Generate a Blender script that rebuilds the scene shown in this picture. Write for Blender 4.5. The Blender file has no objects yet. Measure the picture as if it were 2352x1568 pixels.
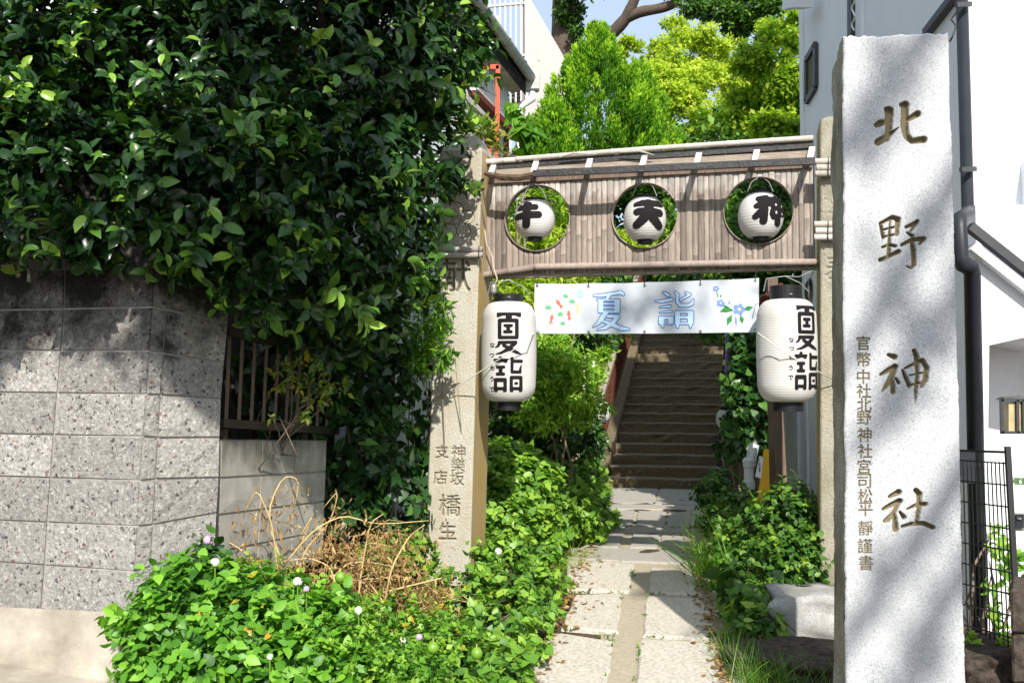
import bpy, bmesh, math, random
import numpy as np
from mathutils import Vector, Matrix
rng = np.random.default_rng(7); random.seed(7)
S = bpy.context.scene; COL = S.collection
# ------------------------------------------------------------------ camera, sky, sun, exposure
F, CX, CY, HOR, EYE = 2287.0, 1176.0, 784.0, 880.0, 1.55
PITCH = math.atan((HOR-CY)/F)
CAM = np.array([0., 0., EYE])
FWD = np.array([0, math.cos(PITCH), math.sin(PITCH)]); UP = np.array([0, -math.sin(PITCH), math.cos(PITCH)])
cd = bpy.data.cameras.new('camera'); cd.sensor_width = 36; cd.lens = 36*F/2352; cd.clip_end = 400; cd.clip_start = .05
cam = bpy.data.objects.new('camera', cd); COL.objects.link(cam)
cam.location = CAM; cam.rotation_euler = (math.pi/2+PITCH, 0, 0); S.camera = cam
SUN = np.array([.14, -1.03, .84]); SUN /= np.linalg.norm(SUN)
w = bpy.data.worlds.new('World'); S.world = w; w.use_nodes = True
nt = w.node_tree; bg = nt.nodes['Background']; sk = nt.nodes.new('ShaderNodeTexSky')
sk.sky_type = 'NISHITA'; sk.sun_disc = False; sk.sun_elevation = math.asin(SUN[2]); sk.sun_rotation = math.atan2(SUN[0], SUN[1])
sk.air_density = 1.0; sk.dust_density = 1.8; sk.ozone_density = 1.6
veil = nt.nodes.new('ShaderNodeMix'); veil.data_type = 'RGBA'; veil.inputs[0].default_value = .5; veil.inputs[7].default_value = (5.9, 7.0, 8.1, 1)  # thin even summer haze
nt.links.new(sk.outputs[0], veil.inputs[6]); nt.links.new(veil.outputs[2], bg.inputs[0]); bg.inputs[1].default_value = .115
sl = bpy.data.lights.new('sun', 'SUN'); sl.energy = 5.0; sl.angle = math.radians(.53); sl.color = (1, .95, .87)
so = bpy.data.objects.new('sun', sl); COL.objects.link(so)
so.rotation_euler = Vector(SUN).to_track_quat('Z', 'Y').to_euler()
S.view_settings.view_transform = 'Standard'; S.view_settings.look = 'None'; S.view_settings.gamma = 1
S.view_settings.use_curve_mapping = False; S.view_settings.exposure = .47
S.render.engine = 'CYCLES'; S.cycles.max_bounces = 8; S.cycles.transparent_max_bounces = 8
# ------------------------------------------------------------------ photo measurements -> world points
def ray(qx, qy):
    qx, qy = np.broadcast_arrays(np.asarray(qx, float), np.asarray(qy, float))
    a = (qx-CX)/F; b = (CY-qy)/F
    return np.stack([a, b*UP[1]+FWD[1], b*UP[2]+FWD[2]], -1)
def P(qx, qy, Y):
    r = ray(qx, qy); return CAM + r*(np.asarray(Y, float)/r[..., 1])[..., None]
def PZ(qx, qy, z=0.):
    r = ray(qx, qy); return CAM + r*((z-EYE)/r[..., 2])[..., None]
def PP(qx, qy, p0, n):
    r = ray(qx, qy); return CAM + r*(((p0-CAM)@n)/(r@n))[..., None]
def proj(p):
    v = np.asarray(p)-CAM; z = v@FWD; z = np.where(z < .05, .05, z)
    return CX+F*v[..., 0]/z, CY-F*(v@UP)/z, z
# gate frame: t along the gate (to the right), n towards the street, b = -n away from it
YAW = math.radians(13.5)
T = np.array([math.cos(YAW), -math.sin(YAW), 0]); N = np.array([-math.sin(YAW), -math.cos(YAW), 0]); B = -N; Z = np.array([0, 0, 1.])
G0 = P(1114, 880, 7.85); G0[2] = 0
def G(s, n, z): return G0 + T*s + N*n + Z*z
def onG(qx, qy, n=0.): return PP(qx, qy, G0+N*n, N)
def gl(p): d = np.asarray(p)-G0; return d@T, d@N, d[..., 2]
# ------------------------------------------------------------------ object helpers
def wloc(o):
    v = Vector((0, 0, 0))
    while o: v = v+o.location; o = o.parent
    return v
def tag(o, label=None, cat=None, group=None, kind=None):
    for k, v in (('label', label), ('category', cat), ('group', group), ('kind', kind)):
        if v: o[k] = v
    return o
def thing(name, label, cat, loc=(0, 0, 0), group=None):
    o = bpy.data.objects.new(name, None); COL.objects.link(o); o.location = Vector(loc); o.empty_display_size = .1
    return tag(o, label, cat, group)
class MB:
    def __init__(s): s.v = []; s.f = []
    def add(s, v, f):
        k = len(s.v); s.v += [tuple(map(float, x)) for x in v]; s.f += [tuple(int(i)+k for i in q) for q in f]; return s
    def hexa(s, c):  # 8 corners: 4 front ccw, 4 back
        return s.add(c, [(0, 1, 2, 3), (5, 4, 7, 6), (4, 0, 3, 7), (1, 5, 6, 2), (3, 2, 6, 7), (4, 5, 1, 0)])
    def box(s, c, ax, ay, az):  # centre and three half-axis vectors
        c, ax, ay, az = map(np.asarray, (c, ax, ay, az))
        return s.hexa([c-ax-ay-az, c+ax-ay-az, c+ax-ay+az, c-ax-ay+az, c-ax+ay-az, c+ax+ay-az, c+ax+ay+az, c-ax+ay+az])
    def abox(s, lo, hi):
        lo, hi = np.array(lo, float), np.array(hi, float); h = (hi-lo)/2
        return s.box((lo+hi)/2, (h[0], 0, 0), (0, h[1], 0), (0, 0, h[2]))
    def bar(s, a, b, wx, wy, side=None):  # square bar from a to b
        a, b = np.asarray(a, float), np.asarray(b, float); d = b-a; L = np.linalg.norm(d); d = d/L
        sd = np.array(side if side is not None else ((0, 0, 1) if abs(d[2]) < .9 else (1, 0, 0)), float)
        u = np.cross(d, sd); u /= np.linalg.norm(u); v = np.cross(u, d)
        return s.box((a+b)/2, u*wx/2, d*L/2, v*wy/2)
    def tube(s, pts, r, n=8, cap=True):
        pts = [np.asarray(p, float) for p in pts]; m = len(pts)
        rr = [r]*m if np.isscalar(r) else list(r); k = len(s.v); prev = None
        for i, p in enumerate(pts):
            d = pts[min(i+1, m-1)]-pts[max(i-1, 0)]; d = d/(np.linalg.norm(d)+1e-9)
            if prev is None: u = np.cross(d, (0, 0, 1) if abs(d[2]) < .9 else (1, 0, 0))
            else: u = prev-d*(prev@d)
            u = u/(np.linalg.norm(u)+1e-9); prev = u; q = np.cross(d, u)
            for j in range(n):
                a = 2*math.pi*j/n; s.v.append(tuple(p+rr[i]*(u*math.cos(a)+q*math.sin(a))))
        for i in range(m-1):
            for j in range(n):
                s.f.append((k+i*n+j, k+i*n+(j+1) % n, k+(i+1)*n+(j+1) % n, k+(i+1)*n+j))
        if cap:
            s.f.append(tuple(k+j for j in range(n))[::-1]); s.f.append(tuple(k+(m-1)*n+j for j in range(n)))
        return s
    def lathe(s, prof, c, n=24):  # profile of (radius, z)
        c = np.asarray(c, float); k = len(s.v)
        for r, z in prof:
            for j in range(n):
                a = 2*math.pi*j/n; s.v.append((c[0]+r*math.cos(a), c[1]+r*math.sin(a), c[2]+z))
        for i in range(len(prof)-1):
            for j in range(n):
                s.f.append((k+i*n+j, k+i*n+(j+1) % n, k+(i+1)*n+(j+1) % n, k+(i+1)*n+j))
        return s
    def prism(s, poly, d):  # polygon of 3-D points pushed by vector d
        poly = [np.asarray(p, float) for p in poly]; n = len(poly); d = np.asarray(d, float)
        return s.add(poly+[p+d for p in poly], [tuple(range(n)), tuple(range(2*n-1, n-1, -1))]+[(i, i+n, (i+1) % n+n, (i+1) % n) for i in range(n)])
    def build(s, name, mat, parent=None, smooth=False, **kw):
        return link(name, s.v, s.f, mat, parent, smooth, **kw)
def link(name, v, f, mat, parent=None, smooth=False, label=None, cat=None, group=None, kind=None, bevel=0):
    off = wloc(parent) if parent else Vector((0, 0, 0))
    me = bpy.data.meshes.new(name); me.from_pydata([(x-off.x, y-off.y, z-off.z) for x, y, z in v], [], f)
    bm = bmesh.new(); bm.from_mesh(me); bmesh.ops.recalc_face_normals(bm, faces=bm.faces)
    if bevel: bmesh.ops.bevel(bm, geom=list(bm.edges), offset=bevel, segments=1, affect='EDGES', clamp_overlap=True)
    bm.to_mesh(me); bm.free()
    me.materials.append(mat)
    if smooth: me.polygons.foreach_set('use_smooth', [True]*len(me.polygons))
    o = bpy.data.objects.new(name, me); COL.objects.link(o); o.parent = parent
    return tag(o, label, cat, group, kind)
def tri_mesh(name, V, Fc, mat, parent=None, smooth=True, attrs=None, kind=None):
    """fast triangle mesh from numpy arrays"""
    off = np.array(wloc(parent)) if parent else np.zeros(3)
    me = bpy.data.meshes.new(name); nv, nf = len(V), len(Fc); k = Fc.shape[1]
    me.vertices.add(nv); me.vertices.foreach_set('co', (V-off).astype(np.float32).ravel())
    me.loops.add(nf*k); me.loops.foreach_set('vertex_index', Fc.astype(np.int32).ravel())
    me.polygons.add(nf); me.polygons.foreach_set('loop_start', np.arange(0, nf*k, k, dtype=np.int32))
    me.polygons.foreach_set('use_smooth', np.full(nf, smooth)); me.update(calc_edges=True)
    for nm, a in (attrs or {}).items():
        at = me.attributes.new(nm, 'FLOAT', 'POINT'); at.data.foreach_set('value', np.asarray(a, np.float32))
    me.materials.append(mat); o = bpy.data.objects.new(name, me); COL.objects.link(o); o.parent = parent
    return tag(o, kind=kind)
# ------------------------------------------------------------------ materials
class NT:
    def __init__(s, name):
        s.m = bpy.data.materials.new(name); s.m.use_nodes = True; s.t = s.m.node_tree; s.p = s.t.nodes['Principled BSDF']; s.out = s.t.nodes['Material Output']
        s.pos = s.t.nodes.new('ShaderNodeNewGeometry').outputs['Position']
    def n(s, ty, **kw):
        x = s.t.nodes.new(ty)
        for k, v in kw.items():
            if hasattr(x, k): setattr(x, k, v)
            else: x.inputs[k].default_value = v
        return x
    def L(s, a, b): s.t.links.new(a, b)
    def noise(s, scale, detail=3, rough=.6, stretch=None, vec=None):
        x = s.n('ShaderNodeTexNoise'); x.inputs['Scale'].default_value = scale; x.inputs['Detail'].default_value = detail; x.inputs['Roughness'].default_value = rough
        v = vec or s.pos
        if stretch:
            mp = s.n('ShaderNodeMapping'); mp.inputs['Scale'].default_value = stretch; s.L(v, mp.inputs[0]); v = mp.outputs[0]
        s.L(v, x.inputs['Vector']); return x.outputs['Fac']
    def voro(s, scale, out='Color', vec=None):
        x = s.n('ShaderNodeTexVoronoi'); x.inputs['Scale'].default_value = scale; s.L(vec or s.pos, x.inputs['Vector']); return x.outputs[out]
    def attr(s, name): return s.n('ShaderNodeAttribute', attribute_name=name).outputs['Fac']
    def ramp(s, fac, stops):
        x = s.n('ShaderNodeValToRGB'); e = x.color_ramp.elements
        while len(e) < len(stops): e.new(.5)
        for el, (p, c) in zip(e, stops): el.position = p; el.color = (*c, 1) if not np.isscalar(c) else (c, c, c, 1)
        s.L(fac, x.inputs[0]); return x.outputs[0]
    def mix(s, fac, a, b, mode='MIX'):
        x = s.n('ShaderNodeMix', data_type='RGBA', blend_type=mode)
        for sock, v in ((x.inputs[0], fac), (x.inputs[6], a), (x.inputs[7], b)):
            if hasattr(v, 'links'): s.L(v, sock)
            elif np.isscalar(v): sock.default_value = v
            else: sock.default_value = (*v, 1)
        return x.outputs[2]
    def math(s, op, a, b=0.):
        x = s.n('ShaderNodeMath', operation=op)
        for i, v in enumerate((a, b)):
            if hasattr(v, 'links'): s.L(v, x.inputs[i])
            else: x.inputs[i].default_value = v
        return x.outputs[0]
    def z(s):
        x = s.n('ShaderNodeSeparateXYZ'); s.L(s.pos, x.inputs[0]); return x.outputs[2]
    def col(s, c):
        if hasattr(c, 'links'): s.L(c, s.p.inputs['Base Color'])
        else: s.p.inputs['Base Color'].default_value = (*c, 1)
        return s
    def surf(s, rough=.7, spec=.4, metal=0.):
        s.p.inputs['Roughness'].default_value = rough; s.p.inputs['Specular IOR Level'].default_value = spec; s.p.inputs['Metallic'].default_value = metal; return s
    def bump(s, h, strength=.4, dist=.01):
        x = s.n('ShaderNodeBump'); x.inputs['Strength'].default_value = strength; x.inputs['Distance'].default_value = dist
        s.L(h, x.inputs['Height']); s.L(x.outputs[0], s.p.inputs['Normal']); return s
def lin(*c): return tuple(((x/255+.055)/1.055)**2.4 if x > 10 else x/255/12.92 for x in c)
def plain(name, c, rough=.6, spec=.4, metal=0, var=.25, scale=6, bump=0, bscale=60):
    m = NT(name); m.surf(rough, spec, metal)
    d = tuple(x*(1-var) for x in c); l = tuple(min(.9, x*(1+var*.5)) for x in c)
    m.col(m.ramp(m.noise(scale, 5), [(.3, d), (.7, l)]))
    if bump: m.bump(m.noise(bscale, 4), bump)
    return m.m
def granite(name, light, dark, sp=260, stain=None, groove=None):
    m = NT(name); m.surf(.75, .35)
    a = m.noise(sp, 2, .7); c = m.ramp(a, [(.34, dark), (.47, tuple(.6*l+.4*d for l, d in zip(light, dark))), (.56, light)])
    if sp > 180:  # crystal grains
        sv = m.n('ShaderNodeSeparateColor'); m.L(m.voro(sp), sv.inputs[0]); g = m.ramp(sv.outputs[0], [(0., dark), (.10, tuple(.45*l+.55*d for l, d in zip(light, dark))), (.34, tuple(.8*l+.2*d for l, d in zip(light, dark))), (.75, light), (1., tuple(min(.8, l*1.22) for l in light))])
        c = m.mix(m.ramp(m.noise(1.3, 6, .7, (1, 1, .35)), [(.5, 0.), (.8, .35)]), g, tuple(x*.75 for x in light))
    c = m.mix(m.ramp(m.noise(3, 4), [(.35, 0.), (.75, .5)]), c, tuple(x*.72 for x in light))
    if stain: c = m.mix(m.ramp(m.noise(5, 6, .7, (1, 1, .45)), [(.42, 0.), (.62, .8)]), c, stain)
    if groove: c = m.mix(m.attr('carve'), c, groove)  # carved grooves take their own darker colour
    m.col(c); m.bump(m.noise(sp*.6, 3), .35, .004); return m.m
def wood(name, a, b, stretch=(30, 30, 2.2), rough=.8):
    m = NT(name); m.surf(rough, .2); f = m.noise(3, 6, .65, stretch)
    m.col(m.ramp(f, [(.3, a), (.7, b)])); m.bump(f, .4, .004); return m.m
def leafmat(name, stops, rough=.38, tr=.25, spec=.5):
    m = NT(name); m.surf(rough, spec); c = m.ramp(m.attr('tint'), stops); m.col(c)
    t = m.n('ShaderNodeBsdfTranslucent'); tc = m.mix(1., c, (1.5, 1.6, .6), 'MULTIPLY'); m.L(tc, t.inputs[0])
    x = m.n('ShaderNodeMixShader'); x.inputs[0].default_value = tr; m.L(m.p.outputs[0], x.inputs[1]); m.L(t.outputs[0], x.inputs[2]); m.L(x.outputs[0], m.out.inputs[0]); return m.m
M = {}
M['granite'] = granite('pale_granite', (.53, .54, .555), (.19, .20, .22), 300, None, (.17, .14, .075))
M['granite_rough'] = granite('rough_granite', (.50, .46, .37), (.20, .18, .13), 120, (.17, .145, .09))
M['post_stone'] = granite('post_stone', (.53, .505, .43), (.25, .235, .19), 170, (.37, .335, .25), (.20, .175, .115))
M['post_side'] = granite('post_side_stone', (.52, .36, .13), (.33, .22, .075), 170, (.40, .34, .22))
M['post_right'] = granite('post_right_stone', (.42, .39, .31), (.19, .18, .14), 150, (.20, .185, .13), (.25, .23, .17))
M['chunk'] = granite('granite_chunk', (.42, .415, .40), (.14, .14, .135), 185, (.26, .25, .22))
M['slab'] = None
def slabmat(name, light, dark, warm):
    m = NT(name); m.surf(.8, .3); f = m.noise(46, 5, .72, (1, 2.0, 1)); c = m.ramp(f, [(.36, dark), (.5, warm), (.62, light)])
    c = m.mix(m.ramp(m.noise(2.2, 3), [(.4, 0.), (.7, .45)]), c, warm); m.col(c); m.bump(f, .7, .01); return m.m
M['slab'] = slabmat('worn_granite_slab', (.74, .70, .63), (.26, .235, .20), (.56, .51, .42))
M['flag'] = slabmat('grey_flagstone', (.47, .44, .39), (.26, .245, .22), (.38, .355, .31))
M['mortar'] = slabmat('mortar', (.50, .44, .33), (.30, .255, .18), (.42, .365, .265))
m = NT('split_face_aggregate'); m.surf(.85, .25)
pv = m.n('ShaderNodeTexVoronoi'); pv.inputs['Scale'].default_value = 60; pv.inputs['Randomness'].default_value = 1; wv = m.n('ShaderNodeVectorMath', operation='MULTIPLY_ADD'); wn = m.n('ShaderNodeTexNoise'); wn.inputs['Scale'].default_value = 45; m.L(m.pos, wn.inputs['Vector']); m.L(wn.outputs['Color'], wv.inputs[0]); wv.inputs[1].default_value = (.03, .03, .03); m.L(m.pos, wv.inputs[2]); m.L(wv.outputs[0], pv.inputs['Vector'])
sep = m.n('ShaderNodeSeparateColor'); m.L(pv.outputs['Color'], sep.inputs[0])
peb = m.ramp(sep.outputs[0], [(0., (.05, .045, .05)), (.10, (.07, .06, .065)), (.16, (.34, .33, .32)), (.62, (.44, .425, .40)), (.78, (.70, .67, .63)), (.955, (.68, .66, .62)), (.975, (.22, .09, .07))])
ms = m.math('LESS_THAN', pv.outputs['Distance'], m.math('MULTIPLY', sep.outputs[1], .75))
base = m.ramp(m.noise(38, 6, .75), [(.3, (.22, .21, .195)), (.46, (.43, .41, .38)), (.66, (.60, .575, .53))])
c = m.mix(m.math('MULTIPLY', ms, .85), base, peb)
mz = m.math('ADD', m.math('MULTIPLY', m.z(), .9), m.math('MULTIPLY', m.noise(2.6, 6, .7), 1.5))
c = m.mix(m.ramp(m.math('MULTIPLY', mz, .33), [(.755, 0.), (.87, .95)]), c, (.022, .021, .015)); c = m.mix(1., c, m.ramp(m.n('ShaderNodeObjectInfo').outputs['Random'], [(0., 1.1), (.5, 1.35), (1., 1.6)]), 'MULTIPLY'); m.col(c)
m.bump(m.math('ADD', m.math('ADD', m.noise(30, 7, .8), m.noise(8, 3, .6)), m.math('MULTIPLY', ms, .12)), 1., .06); M['block'] = m.m
m = NT('plain_block'); m.surf(.9, .2)
c = m.ramp(m.noise(9, 6, .6), [(.3, (.30, .29, .25)), (.7, (.44, .42, .37))])
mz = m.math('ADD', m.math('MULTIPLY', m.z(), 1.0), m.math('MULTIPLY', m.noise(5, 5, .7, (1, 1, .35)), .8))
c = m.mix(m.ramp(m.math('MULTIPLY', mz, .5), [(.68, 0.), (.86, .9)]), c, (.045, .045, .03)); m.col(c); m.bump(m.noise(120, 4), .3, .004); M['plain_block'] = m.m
M['tread'] = slabmat('pale_tread', (.22, .195, .145), (.105, .09, .065), (.16, .14, .10))
M['joint'] = plain('joint_mortar', (.37, .35, .315), .9, .2, 0, .3, 20, .3)
m = NT('footing_concrete'); m.surf(.85, .25)
c = m.ramp(m.noise(4, 7, .65), [(.3, (.30, .265, .215)), (.7, (.50, .455, .38))]); c = m.mix(m.ramp(m.noise(1.6, 5, .7, (1, 1, 2)), [(.5, 0.), (.75, .6)]), c, (.20, .165, .12)); m.col(c); m.bump(m.noise(90, 4), .35, .006); M['concrete'] = m.m
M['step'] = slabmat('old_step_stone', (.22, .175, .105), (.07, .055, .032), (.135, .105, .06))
M['soil'] = plain('soil', (.10, .075, .045), .95, .1, 0, .5, 12, .8, 40)
def bamboomat(name, dark, mid, pale, top=None):
    m = NT(name); m.surf(.62, .3); f = m.noise(4, 6, .7, (28, 28, 1.6)); c = m.ramp(f, [(.28, dark), (.5, mid), (.72, pale)])
    if top is not None:
        zz = m.math('ADD', m.z(), m.math('MULTIPLY', m.noise(14, 3, .7, (2.4, 2.4, .6)), .30))
        c = m.mix(m.ramp(m.math('SUBTRACT', zz, top), [(.0, 0.), (.06, .75)]), c, (.50, .465, .43))
    c = m.mix(m.ramp(m.noise(2.5, 3), [(.45, 0.), (.7, .35)]), c, tuple(x*.55 for x in mid))
    oi = m.n('ShaderNodeObjectInfo').outputs['Random']; c = m.mix(1., c, m.ramp(oi, [(0., .62), (.5, .95), (1., 1.18)]), 'MULTIPLY')
    m.col(c); m.bump(f, .25, .003); return m.m
M['bamboo'] = bamboomat('weathered_bamboo', (.14, .11, .09), (.27, .222, .185), (.38, .328, .285), 3.12)
M['bamboo_pole'] = bamboomat('bamboo_pole', (.22, .165, .14), (.37, .295, .255), (.47, .40, .36))
M['bamboo_pale'] = bamboomat('pale_bamboo', (.33, .29, .25), (.50, .455, .41), (.62, .58, .53))
M['gwood'] = wood('grey_wood', (.20, .16, .125), (.42, .355, .29), (3, 3, 30))
M['bwood'] = wood('brown_post_wood', (.10, .068, .05), (.225, .165, .13))
M['paint_white'] = plain('flaking_white_paint', (.66, .64, .60), .7, .3, 0, .35, 25, .4)
M['black_wood'] = plain('black_painted_wood', (.03, .029, .03), .55, .5, 0, .6, 18, .5, 50)
M['rot'] = plain('rotten_wood', (.12, .085, .055), .95, .1, 0, .7, 25, .9, 50)
M['black_gloss'] = plain('black_lacquer', (.010, .010, .012), .5, .35, 0, .2)
def papermat(name, c, warm):
    m = NT(name); m.surf(.55, .3); zc = m.mix(m.ramp(m.noise(6, 4), [(.45, 0.), (.75, .55)]), c, warm); m.col(zc)
    t = m.n('ShaderNodeBsdfTranslucent'); t.inputs[0].default_value = (*c, 1); x = m.n('ShaderNodeMixShader'); x.inputs[0].default_value = .22
    m.L(m.p.outputs[0], x.inputs[1]); m.L(t.outputs[0], x.inputs[2]); m.L(x.outputs[0], m.out.inputs[0]); return m.m
M['paper'] = papermat('lantern_paper', (.70, .69, .67), (.64, .60, .51))
M['cloth'] = papermat('banner_cloth', (.62, .66, .72), (.56, .61, .69))
M['ink'] = plain('black_ink', (.013, .012, .013), .85, .15, 0, .1)
M['ink_blue'] = plain('blue_ink', (.055, .16, .48), .6, .3, 0, .1); M['ink_pale'] = plain('pale_blue_ink', (.50, .69, .86), .6, .3, 0, .08)
M['ink_red'] = plain('red_ink', (.74, .15, .085), .6, .3, 0, .2, 60); M['ink_green'] = plain('green_ink', (.10, .44, .16), .6, .3, 0, .3, 60)
M['ink_dkgreen'] = plain('dark_green_ink', (.025, .22, .05), .6, .3, 0, .4, 60); M['ink_yellow'] = plain('yellow_ink', (.80, .68, .22), .6, .3, 0, .1)
M['ink_violet'] = plain('violet_blue_ink', (.16, .27, .66), .6, .3, 0, .35, 60); M['ink_aqua'] = plain('aqua_ink', (.36, .66, .78), .6, .3, 0, .2, 60)
M['cord'] = plain('white_cord', (.66, .64, .60), .7, .2); M['cable'] = plain('beige_cable', (.50, .42, .32), .6, .3); M['wire'] = plain('dark_wire', (.03, .028, .026), .6, .3)
M['steel'] = plain('steel', (.35, .35, .34), .45, .5, .5)
M['wallwhite'] = plain('white_render', (.79, .80, .83), .85, .2, 0, .05, 2.5, .35, 150)
M['wallblue'] = plain('pale_siding', (.76, .78, .80), .8, .2, 0, .06, 2, .15, 80)
M['trim'] = plain('dark_grey_trim', (.045, .047, .05), .5, .5, 0, .2); M['pipe_black'] = plain('charcoal_pipe', (.022, .025, .032), .45, .3, 0, .2)
M['roof'] = plain('pale_slate', (.62, .62, .62), .7, .3, 0, .15, 12, .2)
M['glass'] = plain('window_glass', (.11, .14, .055), .6, .1, 0, .3, 3)
M['lampglass'] = plain('amber_glass', (.48, .40, .22), .35, .4, 0, .25, 14)
M['green_sign'] = plain('green_enamel', (.075, .15, .055), .4, .4, 0, .05); M['signwhite'] = plain('white_print', (.8, .8, .8), .5, .3, 0, .05)
M['blackfence'] = plain('black_coated_wire', (.012, .012, .013), .45, .5, 0, .2)
M['dark_stone'] = plain('dark_weathered_block', (.075, .06, .048), .95, .15, 0, .7, 20, .9, 60)
M['fence_brown'] = plain('bronze_aluminium', (.055, .045, .035), .45, .5, .3, .2); M['fence_bar'] = plain('tan_aluminium', (.21, .155, .11), .5, .4, .2, .2)
M['plaster'] = plain('old_white_plaster', (.68, .71, .71), .85, .2, 0, .12, 5, .3); M['cream'] = plain('cream_soffit', (.60, .54, .42), .85, .2, 0, .35, 8)
m = NT('mouldy_fascia'); m.surf(.9, .2); m.col(m.ramp(m.noise(8, 7, .75, (1, 1, 1)), [(.42, (.010, .009, .008)), (.62, (.05, .042, .035)), (.72, (.30, .28, .24))])); M['fascia'] = m.m
M['pvc'] = plain('white_plastic_pipe', (.66, .69, .70), .4, .4, 0, .1, 9); M['gutter'] = plain('grey_gutter', (.50, .52, .48), .5, .4, 0, .3, 14)
M['red'] = plain('red_oxide_paint', (.60, .085, .030), .55, .4, 0, .25, 20); M['maroon'] = plain('maroon_wood', (.15, .03, .022), .7, .3, 0, .3)
M['tower'] = plain('white_painted_steel', (.45, .42, .40), .5, .4, 0, .08); M['towerdark'] = plain('grey_tread_steel', (.17, .15, .14), .6, .4, 0, .2)
M['rust'] = plain('rusty_iron', (.10, .035, .02), .9, .2, 0, .7, 25, .5)
M['purple'] = plain('purple_flag_cloth', (.26, .20, .55), .8, .2, 0, .15); M['pole'] = plain('brown_pole', (.20, .11, .08), .6, .3, 0, .4, 20)
M['yellow'] = plain('yellow_plastic', (.80, .44, .015), .45, .4, 0, .1); M['bark'] = wood('dark_bark', (.05, .037, .028), (.15, .115, .09), (14, 14, 4), .95)
M['stem'] = plain('tan_dry_stem', (.58, .43, .20), .8, .2, 0, .3, 30); M['greystem'] = plain('grey_twig', (.22, .17, .13), .85, .2, 0, .3, 30)
M['old_wood'] = wood('dark_board_wall', (.035, .028, .024), (.085, .07, .06))
# leaves
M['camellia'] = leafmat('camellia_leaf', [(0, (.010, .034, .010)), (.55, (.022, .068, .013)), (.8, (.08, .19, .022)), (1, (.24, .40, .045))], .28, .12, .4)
M['ivy'] = leafmat('ivy_leaf', [(0, (.035, .11, .014)), (.5, (.11, .26, .025)), (1, (.27, .45, .05))], .45, .28)
M['ivydark'] = leafmat('dark_ivy_leaf', [(0, (.012, .045, .012)), (.6, (.032, .10, .018)), (1, (.10, .23, .03))], .38, .18)
M['lantana'] = leafmat('lantana_leaf', [(0, (.035, .12, .014)), (.5, (.10, .28, .022)), (1, (.22, .46, .04))], .5, .3)
M['weed'] = leafmat('weed_leaf', [(0, (.022, .075, .010)), (.5, (.075, .19, .018)), (1, (.26, .40, .04))], .48, .32)
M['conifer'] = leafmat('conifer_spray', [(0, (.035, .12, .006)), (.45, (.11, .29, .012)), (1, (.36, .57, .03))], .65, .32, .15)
M['yellowgreen'] = leafmat('yellow_green_leaf', [(0, (.09, .18, .012)), (.5, (.26, .38, .03)), (1, (.54, .62, .08))], .55, .46, .15)
M['fresh'] = leafmat('fresh_green_leaf', [(0, (.05, .15, .014)), (.5, (.14, .32, .03)), (1, (.34, .52, .06))], .5, .36, .3)
M['treebright'] = leafmat('bright_tree_leaf', [(0, (.04, .12, .010)), (.5, (.17, .32, .022)), (1, (.43, .55, .06))], .5, .45, .15)
M['treeleaf'] = leafmat('tree_leaf', [(0, (.014, .05, .008)), (.6, (.045, .13, .012)), (1, (.16, .30, .03))], .45, .25)
M['drymat'] = leafmat('dry_leaf', [(0, (.13, .065, .028)), (.5, (.36, .215, .085)), (1, (.64, .46, .22))], .8, .25, .2)
M['turning'] = leafmat('turning_leaf', [(0, (.10, .17, .02)), (.6, (.30, .32, .02)), (1, (.55, .30, .03))], .45, .3)
M['fruit'] = plain('green_fruit_skin', (.16, .32, .03), .35, .5, 0, .25, 20)
M['petal'] = plain('cream_petal', (.80, .74, .62), .6, .3, 0, .15, 60); M['petalpink'] = plain('lilac_petal', (.58, .36, .62), .6, .3, 0, .2, 60)
# ------------------------------------------------------------------ signed-distance drawing (lettering, carving)
def capsule(X, Y, pts):
    d = np.full(X.shape, 1e3)
    for (x0, y0, r0), (x1, y1, r1) in zip(pts[:-1], pts[1:]):
        dx, dy = x1-x0, y1-y0; t = np.clip(((X-x0)*dx+(Y-y0)*dy)/(dx*dx+dy*dy+1e-9), 0, 1)
        d = np.minimum(d, np.hypot(X-x0-t*dx, Y-y0-t*dy)-(r0+t*(r1-r0)))
    return d
def boxsd(X, Y, x0, y0, x1, y1, r=0.):
    qx = np.abs(X-(x0+x1)/2)-(x1-x0)/2+r; qy = np.abs(Y-(y0+y1)/2)-(y1-y0)/2+r
    return np.hypot(np.maximum(qx, 0), np.maximum(qy, 0))+np.minimum(np.maximum(qx, qy), 0)-r
def ink(X, Y, items):
    """items: ('s', pts) stroke, ('b', x0,y0,x1,y1[,r]) box, ('h', ...) box-shaped gap"""
    d = np.full(X.shape, 1e3)
    for it in items:
        if it[0] == 's': d = np.minimum(d, capsule(X, Y, it[1]))
        elif it[0] == 'b': d = np.minimum(d, boxsd(X, Y, *it[1:]))
    for it in items:
        if it[0] == 'h': d = np.maximum(d, -boxsd(X, Y, *it[1:]))
        elif it[0] == 'c': d = np.maximum(d, -capsule(X, Y, it[1]))
    for it in items:
        if it[0] == 'B': d = np.minimum(d, boxsd(X, Y, *it[1:]))
    return d
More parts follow.
